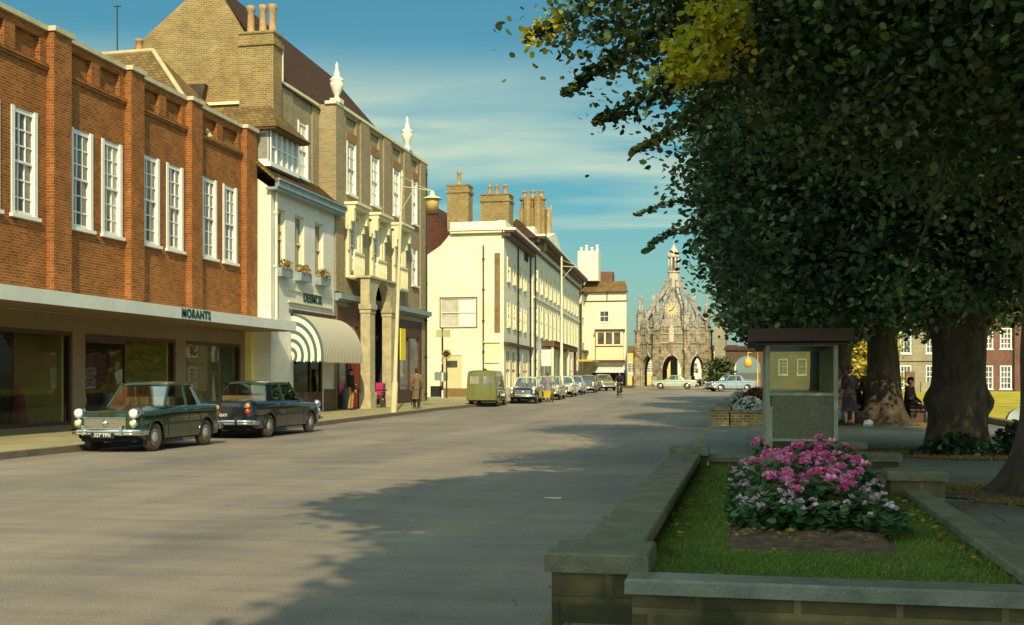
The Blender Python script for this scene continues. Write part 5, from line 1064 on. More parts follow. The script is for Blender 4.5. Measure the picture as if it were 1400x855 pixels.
# A: nearest tree at the right edge; its trunk fills the corner, its crown hangs over the top of the view
A_l = [(3.6, 12.6, 6.9, 3.6, 3.4, 3.6), (1.0, 13.0, 6.6, 1.9, 2.0, 1.7), (-.6, 13.4, 6.0, 1.25, 1.4, 0.95), (2.2, 11.0, 5.6, 1.8, 1.6, 1.5), (4.4, 10.5, 5.2, 2.0, 1.8, 1.8), (0.9, 12.6, 5.0, .9, 1.2, .8)]
A_s = [([(-.9, 13.2, 5.6), (-1.4, 13.1, 5.25), (-1.75, 13.0, 5.0), (-2.05, 13.0, 4.78)], 420, .11), ([(-.6, 13.1, 5.0), (-1.0, 13.0, 4.75), (-1.45, 12.9, 4.5), (-1.7, 12.9, 4.42)], 380, .11),
       ([(-.3, 12.9, 4.7), (-.6, 12.8, 4.4), (-1.0, 12.8, 4.15), (-1.25, 12.8, 4.05)], 260, .09), ([(-.6, 13.2, 6.3), (-1.5, 13.1, 6.0), (-2.2, 13.0, 5.6), (-2.5, 13.0, 5.45)], 380, .12),
       ([(1.9, 11.5, 3.9), (1.75, 11.4, 3.2), (1.55, 11.4, 2.6), (1.3, 11.3, 2.2), (1.15, 11.3, 2.05)], 90, .05)]
TA = tree('lime_tree', 'nearest big tree at the right edge, its dark crown overhanging the top of the view', 'A', .46, 4.2, A_l, 120000, .076, 3, 'leaf', (), 1.9, 3.0, A_s, cs=.3)
# yellow autumn spray on its road side
P = np.concatenate([crown_pts([(-.5, 11.2, 4.72, .24, .3, .17), (-.28, 11.1, 4.95, .24, .3, .16), (-.72, 11.3, 4.5, .16, .25, .10), (-.42, 11.2, 4.48, .16, .3, .09), (-.12, 11.2, 4.72, .12, .2, .10)], 1050, 14, .07, 77, .3), crown_pts([(-2.25, 12.8, 5.45, .2, .3, .15)], 120, 12, .08, 78)])
o = leaves('autumn_branch', P, .07, 'leaf_yellow', TA, droop=.4); o['label'] = 'bright yellow turning leaves on the road side of the nearest tree'
# B: burred trunk
B_l = [(3.6, 20.6, 6.6, 3.9, 3.6, 3.4), (1.2, 20.2, 5.2, 1.9, 2.2, 1.9), (.4, 20.6, 6.6, 1.4, 2.0, 1.6), (1.4, 19.4, 3.6, 1.4, 1.4, .75), (3.4, 18.6, 4.1, 2.2, 1.6, 1.2), (6.0, 19.6, 4.2, 2.0, 2.0, 1.4), (.5, 20.2, 4.4, 1.0, 1.2, 1.0), (2.5, 19.0, 3.3, 1.0, 1.0, .6), (0.1, 21, 9.8, 2.0, 2.4, 1.4)]
B_s = [([(-.2, 20.4, 4.6), (-.9, 20.3, 4.63), (-1.3, 20.3, 4.64), (-1.68, 20.3, 4.5), (-1.96, 20.3, 4.43)], 120, .07), ([(-.3, 20.4, 4.3), (-.97, 20.3, 4.18), (-1.35, 20.3, 4.09), (-1.61, 20.3, 3.94), (-1.78, 20.3, 3.75)], 120, .07)]
tree('lime_tree', 'big tree with swollen burrs on its trunk standing on the path right of the shelter', 'B', .45, 4.6, B_l, 115000, .105, 5, 'leaf_blue', ((.95, R(10), .17, .16), (1.0, R(185), .15, .15), (2.5, R(190), .16, .3), (1.75, R(60), .08, .4)), 1.3, 2.35, B_s, cs=.32)
C_l = [(3.7, 33.8, 7.2, 4.0, 3.6, 4.2), (1.45, 33.4, 5.2, 2.0, 2.4, 2.1), (.7, 33.6, 7.8, 1.7, 2.2, 2.2), (1.6, 32.0, 4.2, 1.9, 1.6, 1.1), (4.2, 31.8, 4.6, 2.4, 1.6, 1.4), (6.4, 33, 5.0, 2.0, 2.2, 1.8), (.55, 33, 4.2, .9, 1.2, .9)]
tree('lime_tree', 'leaning tree beside the two standing women, its base flaring widely over the path', 'C', .46, 5.2, C_l, 85000, .14, 9, 'leaf_blue', ((2.0, R(-90), .06, .3),), 2.3, 2.75, (), cs=.38, lean=(-.25, 0))
D_l = [(3.7, 48, 8.0, 4.4, 4.0, 4.6), (1.9, 47.5, 5.6, 2.4, 2.6, 2.2), (.8, 48, 9.2, 2.0, 2.6, 2.6), (2.0, 46.4, 4.3, 2.4, 1.8, 1.3), (6.8, 47, 6.0, 2.5, 2.5, 2.4), (1.25, 46.5, 4.2, 1.2, 1.2, .9)]
tree('lime_tree', 'tree whose trunk shows between the shelter and the women on the path', 'D', .5, 5.5, D_l, 55000, .21, 13, 'leaf_blue', (), 1.6, 3.1, (), cs=.45)
tree('lime_tree', 'farthest tree of the row, its crown edge against the sky beside the market cross', (3.7, 62), .5, 5.5, [(3.7, 62, 8.4, 4.6, 4.2, 4.8), (1.9, 61.5, 6.0, 2.5, 2.6, 2.3), (.9, 62, 10, 2.0, 2.6, 2.4), (1.6, 60, 4.9, 1.6, 1.6, 1.1)], 36000, .26, 17, 'leaf_blue', (), 1.6, 3.3, (), cs=.5, z0=.35)
# trees of the same row beside and behind the camera: they shade the garden and the near road
for i, (k, lb, zl, rx) in enumerate((('E', 'tree of the row standing level with the viewer, just outside the right edge', 4.6, 3.7), ('F', 'tree of the row a few metres behind the viewer', 3.8, 3.5), ('G', 'second tree of the row behind the viewer', 3.8, 3.2), ('H', 'third tree of the row behind the viewer', 3.8, 3.2))):
    x, y = TREES[k]; tree('lime_tree', lb, k, .48, 4.6, ([(4.2, 4.5, 7.4, 2.6, 3.0, 2.6), (1.5, 3.0, 9.4, 1.7, 1.8, 1.1), (1.0, .6, 9.6, 1.5, 1.6, 1.0), (2.6, 2.4, 8.6, 1.8, 1.8, 1.6)] if i == 0 else [(x, y, 7.2, rx, 4.4, 3.8)]), 60000, .30, 20+i, 'leaf', (), 1.6, zl, (), sides=4, cs=.26, clump=12, inner=.45)
# golden tree lit by the sun beyond the lawn, and green ivy at the feet of the trunk
tree('golden_tree', 'sunlit golden yellow tree glowing behind the two women', (7.2, 78), .25, 2.4, [(7.1, 78, 3.2, 1.5, 2.0, 2.4), (7.3, 77, 1.6, 1.3, 1.4, 1.3)], 9000, .3, 31, 'leaf_gold', (), 1.5, None, (), cs=.45, z0=.3)
for i, (x, y, h, n, lb) in enumerate(((3.35, 19.75, .42, 420, 'leafy green shoots growing at the front of the burred trunk'), (4.35, 20.0, .60, 380, 'taller leafy green shoots at the right foot of the burred trunk'))):
    rs = np.random.default_rng(60+i); P = rs.normal(size=(n, 3))*np.array([.34 if i == 0 else .22, .12, 0]); P[:, 2] = h*rs.random(n)*(1-np.abs(P[:, 0])/.9); P += np.array([x, y, .25])
    tag(leaves('shoots', P, .11, M['leaf_blue'], None), lb, 'plant')
def bush(name, lb, x, y, z, r, h, n, size, m, cat='bush'):
    T = thing(name, lb, cat, (x, y, z)); P = crown_pts([(x, y, z+h*.55, r, r, h*.55)], n, 20, size*1.6, int(x*7+y) % 97, .3); leaves('foliage', P, size, m, T); MB().tube([(x, y, z), (x, y, z+h*.6)], .06, 6).build('stem', 'bark', T)
bush('climbing_shrub', 'green ivy clad mass beside the right foot of the market cross', -2.7, 112, .4, .6, 2.6, 1500, .3, 'leaf')
bush('background_tree', 'dark green tree far beyond the lawn behind the trunks', 10.2, 99, .5, 2.2, 9, 5000, .4, 'leaf_blue', 'tree')

# ================================================================== CARS
def interp(x, pts):
    if x <= pts[0][0]: return pts[0][1]
    for (a, u), (b, v) in zip(pts[:-1], pts[1:]):
        if x <= b:
            t = (x-a)/(b-a); t = t*t*(3-2*t) if False else t
            return u+(v-u)*t
    return pts[-1][1]
M['under'] = mat('car underside', (0.012, 0.011, 0.010), rough=.95)
M['plate_black'] = mat('black number plate', (0.012, 0.012, 0.012), rough=.4)
M['plate_letter'] = mat('plate letters', (0.6, 0.6, 0.55), rough=.4)
M['interior_dark'] = mat('dark car interior', (0.03, 0.022, 0.016), rough=.9)
def make_car(name, label, Lc=4.0, Wc=1.56, Hc=1.47, wb=2.4, paint='p_green', roofp=None, belt=.93, hood=.90, boot=.92, plate=None, rearplate=None, roundness=.35, cab=(-.98, -.66, .42, .88), fins=0.03, lowgrille=True, group=None, body_trim=True):
    """y forward; cab = (rear base, rear top, front top, front base) of the glasshouse along y"""
    T = thing(name, label, 'car', group=group); hw = Wc/2; hl = Lc/2; wr = .30; yf = wb/2+.02*Lc; yr = yf-wb
    sill = .26; ar = wr+.055
    def zlow(y):
        z = sill if abs(y) < hl-.25 else sill+.12*((abs(y)-hl+.25)/.25)
        for c in (yf, yr):
            d = abs(y-c)
            if d < ar: z = max(z, wr+math.sqrt(ar*ar-d*d))
        return z
    def width(y): u = abs(y)/hl; return hw*(1-.05*u**2-.16*max(0, (u-.86)/.14)**2)
    def zsh(y):      # shoulder line
        return interp(y, [(-hl, boot-.16), (-hl+.10, boot-.04+fins), (-hl+.5, belt-.03+fins*.6), (0, belt-.02), (hl-.9, hood-.06), (hl-.12, hood-.08), (hl, hood-.2)])
    def ztop(y):
        return interp(y, [(-hl, boot-.14), (-hl+.09, boot-.03), (cab[0]-.05, boot+.04), (cab[3]+.05, hood+.03), (hl-.5, hood-.01), (hl-.12, hood-.06), (hl, hood-.18)])
    ys = sorted(set([round(-hl+Lc*k/84, 4) for k in range(85)]+[c+s*ar for c in (yf, yr) for s in (-1, 1)]+[c+s*(ar-.004) for c in (yf, yr) for s in (-1, 1)]))
    V = []; F = []; ring = None
    for y in ys:
        w_ = width(y); zl = zlow(y); zs = zsh(y); zt = max(ztop(y), zs-.02); wp = []
        mid = max(zl+.02, .58)
        half = [(w_*.97, zl), (w_*1.0, min(zl+.06, mid-.01)), (w_*1.0, mid), (w_*.985, max(mid+.01, zs-.13)), (w_*.955, zs-.03), (w_*.90, zs+.012), (w_*.80, zs+(zt-zs)*.35), (w_*.5, zt-.004), (w_*.2, zt+.006)]
        wp = [(-x, z) for x, z in half]+[(x, z) for x, z in reversed(half)]; V += [(x, y, z) for x, z in wp]; ring = len(wp)
    for i in range(len(ys)-1):
        for k in range(ring-1): F.append((i*ring+k, (i+1)*ring+k, (i+1)*ring+k+1, i*ring+k+1))
    b = MB().add(V, F, True)
    for i, s in ((0, 1), (len(ys)-1, -1)):
        base = V[i*ring:(i+1)*ring]; b.add(base, [tuple(range(ring)) if s == 1 else tuple(range(ring))[::-1]])
    # arch lips
    for c in (yf, yr):
        for sx in (-1, 1):
            pts = [(sx*(hw*.975+.012), c+ar*math.cos(t), wr+ar*math.sin(t)) for t in [math.pi*k/12 for k in range(13)]]; b.tube(pts, .016, 5)
    body = b.build('body', paint, T, local=True)
    MB().box(-hw*.80, hw*.80, -hl+.12, hl-.12, .22, .74).build('underbody', 'under', T, local=True)
    # glasshouse
    r0, r1, f1, f0 = cab; zb_, zr = belt-.02, Hc-.05; wbt, wtp = hw*.86, hw*.70
    def C(s, y, z, w_): return Vector((s*w_, y, z))
    pr = MB()
    rt = []
    nn = 9
    for i in range(nn):
        u = i/(nn-1); y = r1-.10+(f1+.06-(r1-.10))*u
        for k in range(nn):
            v = k/(nn-1)*2-1; e = (1-abs(v)**4*.0); rt.append((v*(wtp+.035)*(1-.06*(abs(u*2-1)**4)), y, zr+.055-.045*abs(v)**3-.035*abs(u*2-1)**3))
    pr.add(rt, [(i*nn+k, i*nn+k+1, (i+1)*nn+k+1, (i+1)*nn+k) for i in range(nn-1) for k in range(nn-1)], True)
    pr.add([(x, y, z-.045) for x, y, z in rt], [(i*nn+k, (i+1)*nn+k, (i+1)*nn+k+1, i*nn+k+1) for i in range(nn-1) for k in range(nn-1)], True)
    edge = [k for k in range(nn)]+[i*nn+nn-1 for i in range(1, nn)]+[(nn-1)*nn+k for k in range(nn-2, -1, -1)]+[i*nn for i in range(nn-2, 0, -1)]
    E_ = [rt[i] for i in edge]; m_ = len(E_); pr.add(E_+[(x, y, z-.045) for x, y, z in E_], [(i, (i+1) % m_, m_+(i+1) % m_, m_+i) for i in range(m_)], True)
    def pil(a, c_, w1, w2): pr.tube([a, c_], [w1, w2], 6)
    for s in (-1, 1):
        pil(C(s, f0, zb_-.02, wbt), C(s, f1, zr, wtp), .030, .026); yb = (r0+f0)/2-.06; ybt = (r1+f1)/2-.06
        pil(C(s, yb, zb_, wbt+.005), C(s, ybt, zr, wtp+.005), .030, .024)
        P = [C(s, r0, zb_-.02, wbt-.03), C(s, r0+.30, zb_-.02, wbt+.01), C(s, r1+.16, zr, wtp+.01), C(s, r1-.04, zr, wtp-.04)]
        pr.prism(P, (-s*.035, 0, 0))
        pr.tube([C(s, f0, zb_, wbt), C(s, r0, zb_, wbt)], .022, 6)
    pr.tube([C(-1, f0, zb_, wbt), C(1, f0, zb_, wbt)], .025, 6); pr.tube([C(-1, r0, zb_, wbt-.03), C(1, r0, zb_, wbt-.03)], .025, 6)
    roof = pr.build('roof', roofp or paint, T, local=True)
    def pane(P, nm): MB().poly(P).build(nm, 'car_glass', T, local=True)
    pane([C(-1, f0, zb_+.01, wbt-.02), C(1, f0, zb_+.01, wbt-.02), C(1, f1+.01, zr-.01, wtp-.02), C(-1, f1+.01, zr-.01, wtp-.02)], 'windscreen')
    pane([C(-1, r0, zb_+.01, wbt-.04), C(1, r0, zb_+.01, wbt-.04), C(1, r1-.03, zr-.01, wtp-.04), C(-1, r1-.03, zr-.01, wtp-.04)], 'rear_window')
    for s in (-1, 1):
        pane([C(s, f0-.02, zb_+.02, wbt-.006), C(s, yb, zb_+.02, wbt-.006), C(s, ybt, zr-.01, wtp-.006), C(s, f1-.02, zr-.01, wtp-.006)], 'side_window')
        pane([C(s, yb, zb_+.02, wbt-.006), C(s, r0+.30, zb_+.02, wbt-.006), C(s, r1+.17, zr-.01, wtp-.006), C(s, ybt, zr-.01, wtp-.006)], 'side_window')
    # seats, wheel
    MB().box(-wbt+.08, -.05, -.05, .08, .55, 1.12).box(.05, wbt-.08, -.05, .08, .55, 1.12).box(-wbt+.1, wbt-.1, r0+.1, r0+.22, .55, 1.08).build('seats', 'seat', T, local=True)
    MB().box(-wbt+.03, wbt-.03, r0+.02, f0-.02, .745, .80).box(-wbt+.05, wbt-.05, f0-.25, f0-.02, .80, .95).build('cabin_floor', 'interior_dark', T, local=True)
    MB().tube([(.33+.18*math.cos(t), f0-.42-.05*math.sin(t), .98+.17*math.sin(t)) for t in [2*math.pi*k/14 for k in range(15)]], .012, 5).build('steering_wheel', 'black_paint', T, local=True)
    # wheels
    for sx in (-1, 1):
        for c in (yf, yr):
            x = sx*(hw-.10); W = MB().lathe((x-sx*.075, c, wr), [(wr*.62, 0), (wr*.93, 0), (wr, sx*.02), (wr, sx*.12), (wr*.93, sx*.145), (wr*.64, sx*.15), (wr*.6, sx*.13)], 22, True, 'x').build('wheel', 'tyre', T, local=True)
            hb = MB().lathe((x+sx*.055, c, wr), [(wr*.6, 0), (wr*.58, sx*.012), (wr*.40, -sx*.005), (wr*.36, sx*.022), (wr*.2, sx*.045), (.01, sx*.052)], 18, True, 'x').build('hubcap', 'hub', W, local=True)
    # bumpers
    for sgn, y in ((1, hl), (-1, -hl)):
        pts = [(-hw*1.0, y-sgn*.30, .44), (-hw*.98, y-sgn*.04, .44), (-hw*.7, y+sgn*.06, .44), (0, y+sgn*.09, .44), (hw*.7, y+sgn*.06, .44), (hw*.98, y-sgn*.04, .44), (hw*1.0, y-sgn*.30, .44)]
        q = MB(); q.tube(pts, .048, 8); q.tube([(x, y_, z-.05) for x, y_, z in pts], .035, 6)
        for sx in (-.42, .42): q.box(sx-.03, sx+.03, min(y, y+sgn*.15), max(y, y+sgn*.15), .36, .56)
        q.build('bumper', 'chrome', T, local=True)
    # lamps and grille at the front
    zg = .60
    MB().box(-hw*.60, hw*.60, hl-.06, hl+.022, .50, .70).build('grille', 'grille', T, local=True)
    q = MB(); q.tube([(-hw*.62, hl+.03, .71), (hw*.62, hl+.03, .71)], .014, 6).tube([(-hw*.62, hl+.03, .49), (hw*.62, hl+.03, .49)], .014, 6).lathe((0, hl+.03, .60), [(.07, 0), (.05, .02), (.01, .03)], 12, True, 'y')
    for k in range(4): q.box(-hw*.6, hw*.6, hl+.022, hl+.028, .525+k*.045, .533+k*.045)
    q.build('grille_trim', 'chrome', T, local=True)
    for sx in (-1, 1):
        hx = sx*hw*.80
        R_ = MB().lathe((hx, hl-.14, .80), [(.112, 0), (.112, .12), (.098, .15), (.085, .145)], 18, True, 'y').build('headlight', 'chrome', T, local=True)
        MB().lathe((hx, hl-.03, .80), [(.092, 0), (.092, .03), (.07, .055), (.03, .068), (.005, .07)], 18, True, 'y').build('lens', 'lamp_glass', R_, local=True)
        s_ = MB().lathe((hx, hl-.05, .60), [(.098, 0), (.095, .05), (.08, .075), (.05, .08)], 16, True, 'y').build('side_lamp', 'chrome', T, local=True)
        MB().lathe((hx, hl+.025, .60), [(.062, 0), (.05, .015), (.01, .025)], 12, True, 'y').build('side_lens', 'lamp_amber', s_, local=True)
        q = MB().lathe((sx*hw*.80, -hl+.03, .70), [(.065, .02), (.07, 0), (.06, -.045), (.02, -.06)], 12, True, 'y'); tl = q.build('tail_light', 'red_lens', T, local=True)
        MB().lathe((sx*hw*.80, -hl+.03, .84), [(.06, .02), (.06, -.02), (.04, -.04), (.01, -.045)], 12, True, 'y').build('indicator', 'amber', tl, local=True)
        # side trim, door lines, handles
        q = MB()
        q.box(min(sx*hw*.985, sx*(hw*1.0+.012)), max(sx*hw*.985, sx*(hw*1.0+.012)), yr-.3, yf+.55, .80, .815)
        q.build('side_trim', 'chrome', T, local=True)
        for y in (f0-.02, (r0+f0)/2-.06, r0+.32):
            a = sx*(hw*1.003)
            MB().box(min(a-sx*.004, a), max(a-sx*.004, a), y-.006, y+.006, .32, .79).build('door_gap', 'black_paint', T, local=True)
        for y in ((r0+f0)/2+.02, r0+.40):
            a = sx*(hw*.99+.02); MB().box(min(a, a-sx*.03), max(a, a-sx*.03), y, y+.12, .835, .86).build('door_handle', 'chrome', T, local=True)
    for sgn, y, txt in ((1, hl+.10, plate), (-1, -hl-.03, rearplate)):
        if not txt: continue
        z = .36 if sgn > 0 else .60
        p = MB().box(-.26, .26, min(y, y+.015*sgn), max(y, y+.015*sgn), z-.055, z+.055).build('number_plate', 'plate_black', T, local=True)
        mt = Matrix.Translation((0, y+.019*sgn, z)) @ Matrix.Rotation(R(180) if sgn > 0 else 0, 4, 'Z') @ Matrix.Rotation(R(90), 4, 'X')
        t = text_obj(txt, .098, 'plate_letter', p, mt, 'plate_lettering', .002, .002, 1.1); t.location = (0, 0, 0)
    return T
def place(T, x, y, head=0, z=None): T.location = (x, y, gz(y) if z is None else z); T.rotation_euler.z = head
M['p_green'] = carpaint('dark green car paint', (0.016, 0.034, 0.016)); M['p_black'] = carpaint('near black blue paint', (0.005, 0.006, 0.008), .35)
M['p_cream'] = carpaint('cream car paint', (0.42, 0.38, 0.22)); M['p_white'] = carpaint('white car paint', (0.62, 0.6, 0.5)); M['p_blue'] = carpaint('pale blue car paint', (0.30, 0.36, 0.36))
M['p_grey'] = carpaint('slate grey paint', (0.10, 0.12, 0.13)); M['p_olive'] = carpaint('olive gold paint', (0.32, 0.26, 0.06)); M['p_mint'] = carpaint('pale grey green paint', (0.42, 0.46, 0.36)); M['p_van'] = carpaint('olive green van paint', (0.13, 0.14, 0.022), .5); M['p_sky'] = carpaint('light blue grey paint', (0.26, 0.34, 0.40))
FACE = R(180)     # nose towards the camera
place(make_car('parked_car', 'dark green four door saloon facing the viewer, parked nearest at the left kerb', 3.75, 1.54, 1.46, 2.26, plate='327 YPX', paint='p_green', cab=(-1.10, -.72, .30, .72)), -12.80, 22.95, FACE)
place(make_car('parked_car', 'black four door saloon parked tail first behind the dark green one', 4.75, 1.66, 1.47, 2.85, rearplate='4 GXY', paint='p_black', cab=(-1.25, -.95, .42, .95), boot=.96, fins=.05), -12.9, 28.95, 0)
KB = R(3.05)
place(make_car('parked_car', 'small black saloon with a pale roof parked next to the olive green van', 3.8, 1.5, 1.48, 2.2, paint='p_black', roofp='p_white', cab=(-1.1, -.8, .3, .7)), -12.05, 62.6, KB+R(180))
place(make_car('parked_car', 'cream saloon with round front lamps facing the viewer in the far parked row', 4.1, 1.6, 1.50, 2.4, paint='p_cream'), -12.15, 71.0, KB+FACE)
place(make_car('parked_car', 'white saloon facing the viewer next after the cream one', 4.0, 1.56, 1.44, 2.4, paint='p_white'), -12.55, 79.0, KB+FACE)
place(make_car('parked_car', 'pale blue saloon facing the viewer in the middle of the far parked row', 4.2, 1.6, 1.45, 2.5, paint='p_blue'), -13.0, 86.5, KB+FACE)
place(make_car('parked_car', 'slate grey saloon just beyond the pale blue one', 4.2, 1.6, 1.46, 2.5, paint='p_grey'), -13.1, 94.5, KB+FACE)
place(make_car('parked_car', 'olive gold saloon at the far end of the parked row', 4.2, 1.6, 1.5, 2.5, paint='p_olive'), -13.0, 104.0, KB+R(200))
place(make_car('parked_car', 'pale grey green saloon standing side on in front of the market cross', 4.4, 1.62, 1.40, 2.6, paint='p_mint', cab=(-1.05, -.55, .35, .95), boot=.88), -7.0, 113.2, R(90))
place(make_car('parked_car', 'small grey car half hidden behind the stone market cross', 4.0, 1.55, 1.45, 2.4, paint='p_blue'), -4.0, 129, R(80))
place(make_car('parked_car', 'light blue saloon at an angle beyond the raised flower bed', 4.3, 1.62, 1.45, 2.5, paint='p_sky'), -1.4, 101.0, R(118))
# van
def make_van():
    T = thing('parked_van', 'olive green van with two small rear windows parked tail towards the viewer', 'van')
    Lv, hw, hl = 3.9, .76, 1.95; V = []; F = []; ys = [-hl+Lv*k/60 for k in range(61)]; wr = .30; ar = .36
    for y in ys:
        zl = .3
        for c in (1.15, -1.05):
            d = abs(y-c)
            if d < ar: zl = max(zl, wr+math.sqrt(ar*ar-d*d))
        zt = interp(y, [(-hl, 1.72), (-hl+.12, 1.80), (.25, 1.82), (.45, 1.62), (.75, 1.02), (1.0, .98), (1.8, .92), (hl, .7)])
        w_ = hw*interp(y, [(-hl, .96), (-hl+.1, 1), (.9, 1), (hl, .82)]); half = [(w_*.98, zl), (w_, max(zl+.03, .6)), (w_*.99, max(zl+.04, min(zt-.15, 1.0))), (w_*.93, zt-.12), (w_*.82, zt-.03), (w_*.5, zt), (w_*.2, zt+.01)]
        V += [(-x, y, z) for x, z in half]+[(x, y, z) for x, z in reversed(half)]
    r = 14
    for i in range(len(ys)-1):
        for k in range(r-1): F.append((i*r+k, (i+1)*r+k, (i+1)*r+k+1, i*r+k+1))
    b = MB().add(V, F, True); b.add(V[:r], [tuple(range(r))]); b.add(V[-r:], [tuple(range(r))[::-1]]); b.build('body', 'p_van', T, local=True)
    MB().box(-.6, .6, -hl+.15, hl-.15, .24, .9).build('underbody', 'under', T, local=True)
    for s in (-1, 1):
        d = MB().box(min(s*.02, s*.66), max(s*.02, s*.66), -hl-.02, -hl-.001, .45, 1.66).build('rear_door', 'p_van', T, local=True)
        MB().box(min(s*.12, s*.56), max(s*.12, s*.56), -hl-.03, -hl-.0205, 1.12, 1.50).build('rear_window', 'pane_mid', d, local=True)
        MB().prism([(s*.775, .35, 1.0), (s*.775, -.25, 1.0), (s*.745, -.25, 1.55), (s*.745, .22, 1.55)], (s*.008, 0, 0)).build('side_window', 'pane_dark', T, local=True)
        MB().lathe((s*.64, -hl-.02, .5), [(.05, 0), (.05, -.03), (.01, -.05)], 10, True, 'y').build('tail_light', 'red_lens', T, local=True)
        MB().lathe((s*.55, hl-.1, .66), [(.1, 0), (.1, .12), (.02, .17)], 12, True, 'y').build('headlight', 'lamp_glass', T, local=True)
        for c in (1.15, -1.05):
            W = MB().lathe((s*.60, c, wr), [(.18, 0), (.28, 0), (wr, s*.03), (wr, s*.11), (.28, s*.14), (.18, s*.14)], 18, True, 'x').build('wheel', 'tyre', T, local=True)
            MB().lathe((s*.73, c, wr), [(.18, 0), (.1, s*.02), (.01, s*.04)], 14, True, 'x').build('hubcap', 'hub', W, local=True)
    MB().box(-.62, .62, .50, .56, 1.05, 1.52).build('windscreen', 'pane_dark', T, local=True)
    MB().box(-.74, .74, -hl-.12, -hl-.03, .34, .46).build('bumper', 'p_van', T, local=True)
    MB().lathe((0, -.9, 1.82), [(.1, 0), (.1, .06), (.02, .08)], 10).build('roof_vent', 'black_paint', T, local=True)
    return T
place(make_van(), -13.0, 56.9, R(1.5)+R(1.5))

# ================================================================== PEOPLE
import bmesh
def body_mesh(caps, voxel=.012, smooth=2):
    """union of tapered capsules remeshed into one continuous skin"""
    b = MB()
    for (p0, r0, p1, r1) in caps:
        p0, p1 = Vector(p0), Vector(p1); d = (p1-p0); L_ = d.length; n = 10
        if L_ < 1e-5: d = Vector((0, 0, 1)); L_ = 1e-4
        d = d.normalized(); a = d.orthogonal().normalized(); c = d.cross(a); prof = []
        for k in range(5): t = R(90)*(k/5); prof.append((math.sin(t)*r0, -math.cos(t)*r0))
        for k in range(6): t = R(90)*(k/5); prof.append((math.cos(t)*r1, L_+math.sin(t)*r1))
        prof[0] = (r0*.05, -r0); prof[-1] = (r1*.05, L_+r1)
        vs = [p0+d*h+(a*math.cos(2*math.pi*k/n)+c*math.sin(2*math.pi*k/n))*r for r, h in prof for k in range(n)]; m_ = len(prof)
        b.add(vs, [(i*n+k, i*n+(k+1) % n, (i+1)*n+(k+1) % n, (i+1)*n+k) for i in range(m_-1) for k in range(n)]+[tuple(range(n))[::-1], tuple((m_-1)*n+k for k in range(n))])
    me = bpy.data.meshes.new('t'); me.from_pydata(b.v, [], b.f); o = bpy.data.objects.new('t', me); col.objects.link(o)
    md = o.modifiers.new('r', 'REMESH'); md.mode = 'VOXEL'; md.voxel_size = voxel; md.use_smooth_shade = True
    ms = o.modifiers.new('s', 'SMOOTH'); ms.iterations = smooth; ms.factor = .5
    bpy.context.view_layer.update()
    r = bpy.data.meshes.new_from_object(o.evaluated_get(bpy.context.evaluated_depsgraph_get())); bpy.data.objects.remove(o); bpy.data.meshes.remove(me)
    r.polygons.foreach_set('use_smooth', [True]*len(r.polygons)); return r
def mobj(name, me, m, parent):
    me.name = name; me.materials.clear(); me.materials.append(M[m] if isinstance(m, str) else m)
    o = bpy.data.objects.new(name, me); col.objects.link(o); o.parent = parent; return o
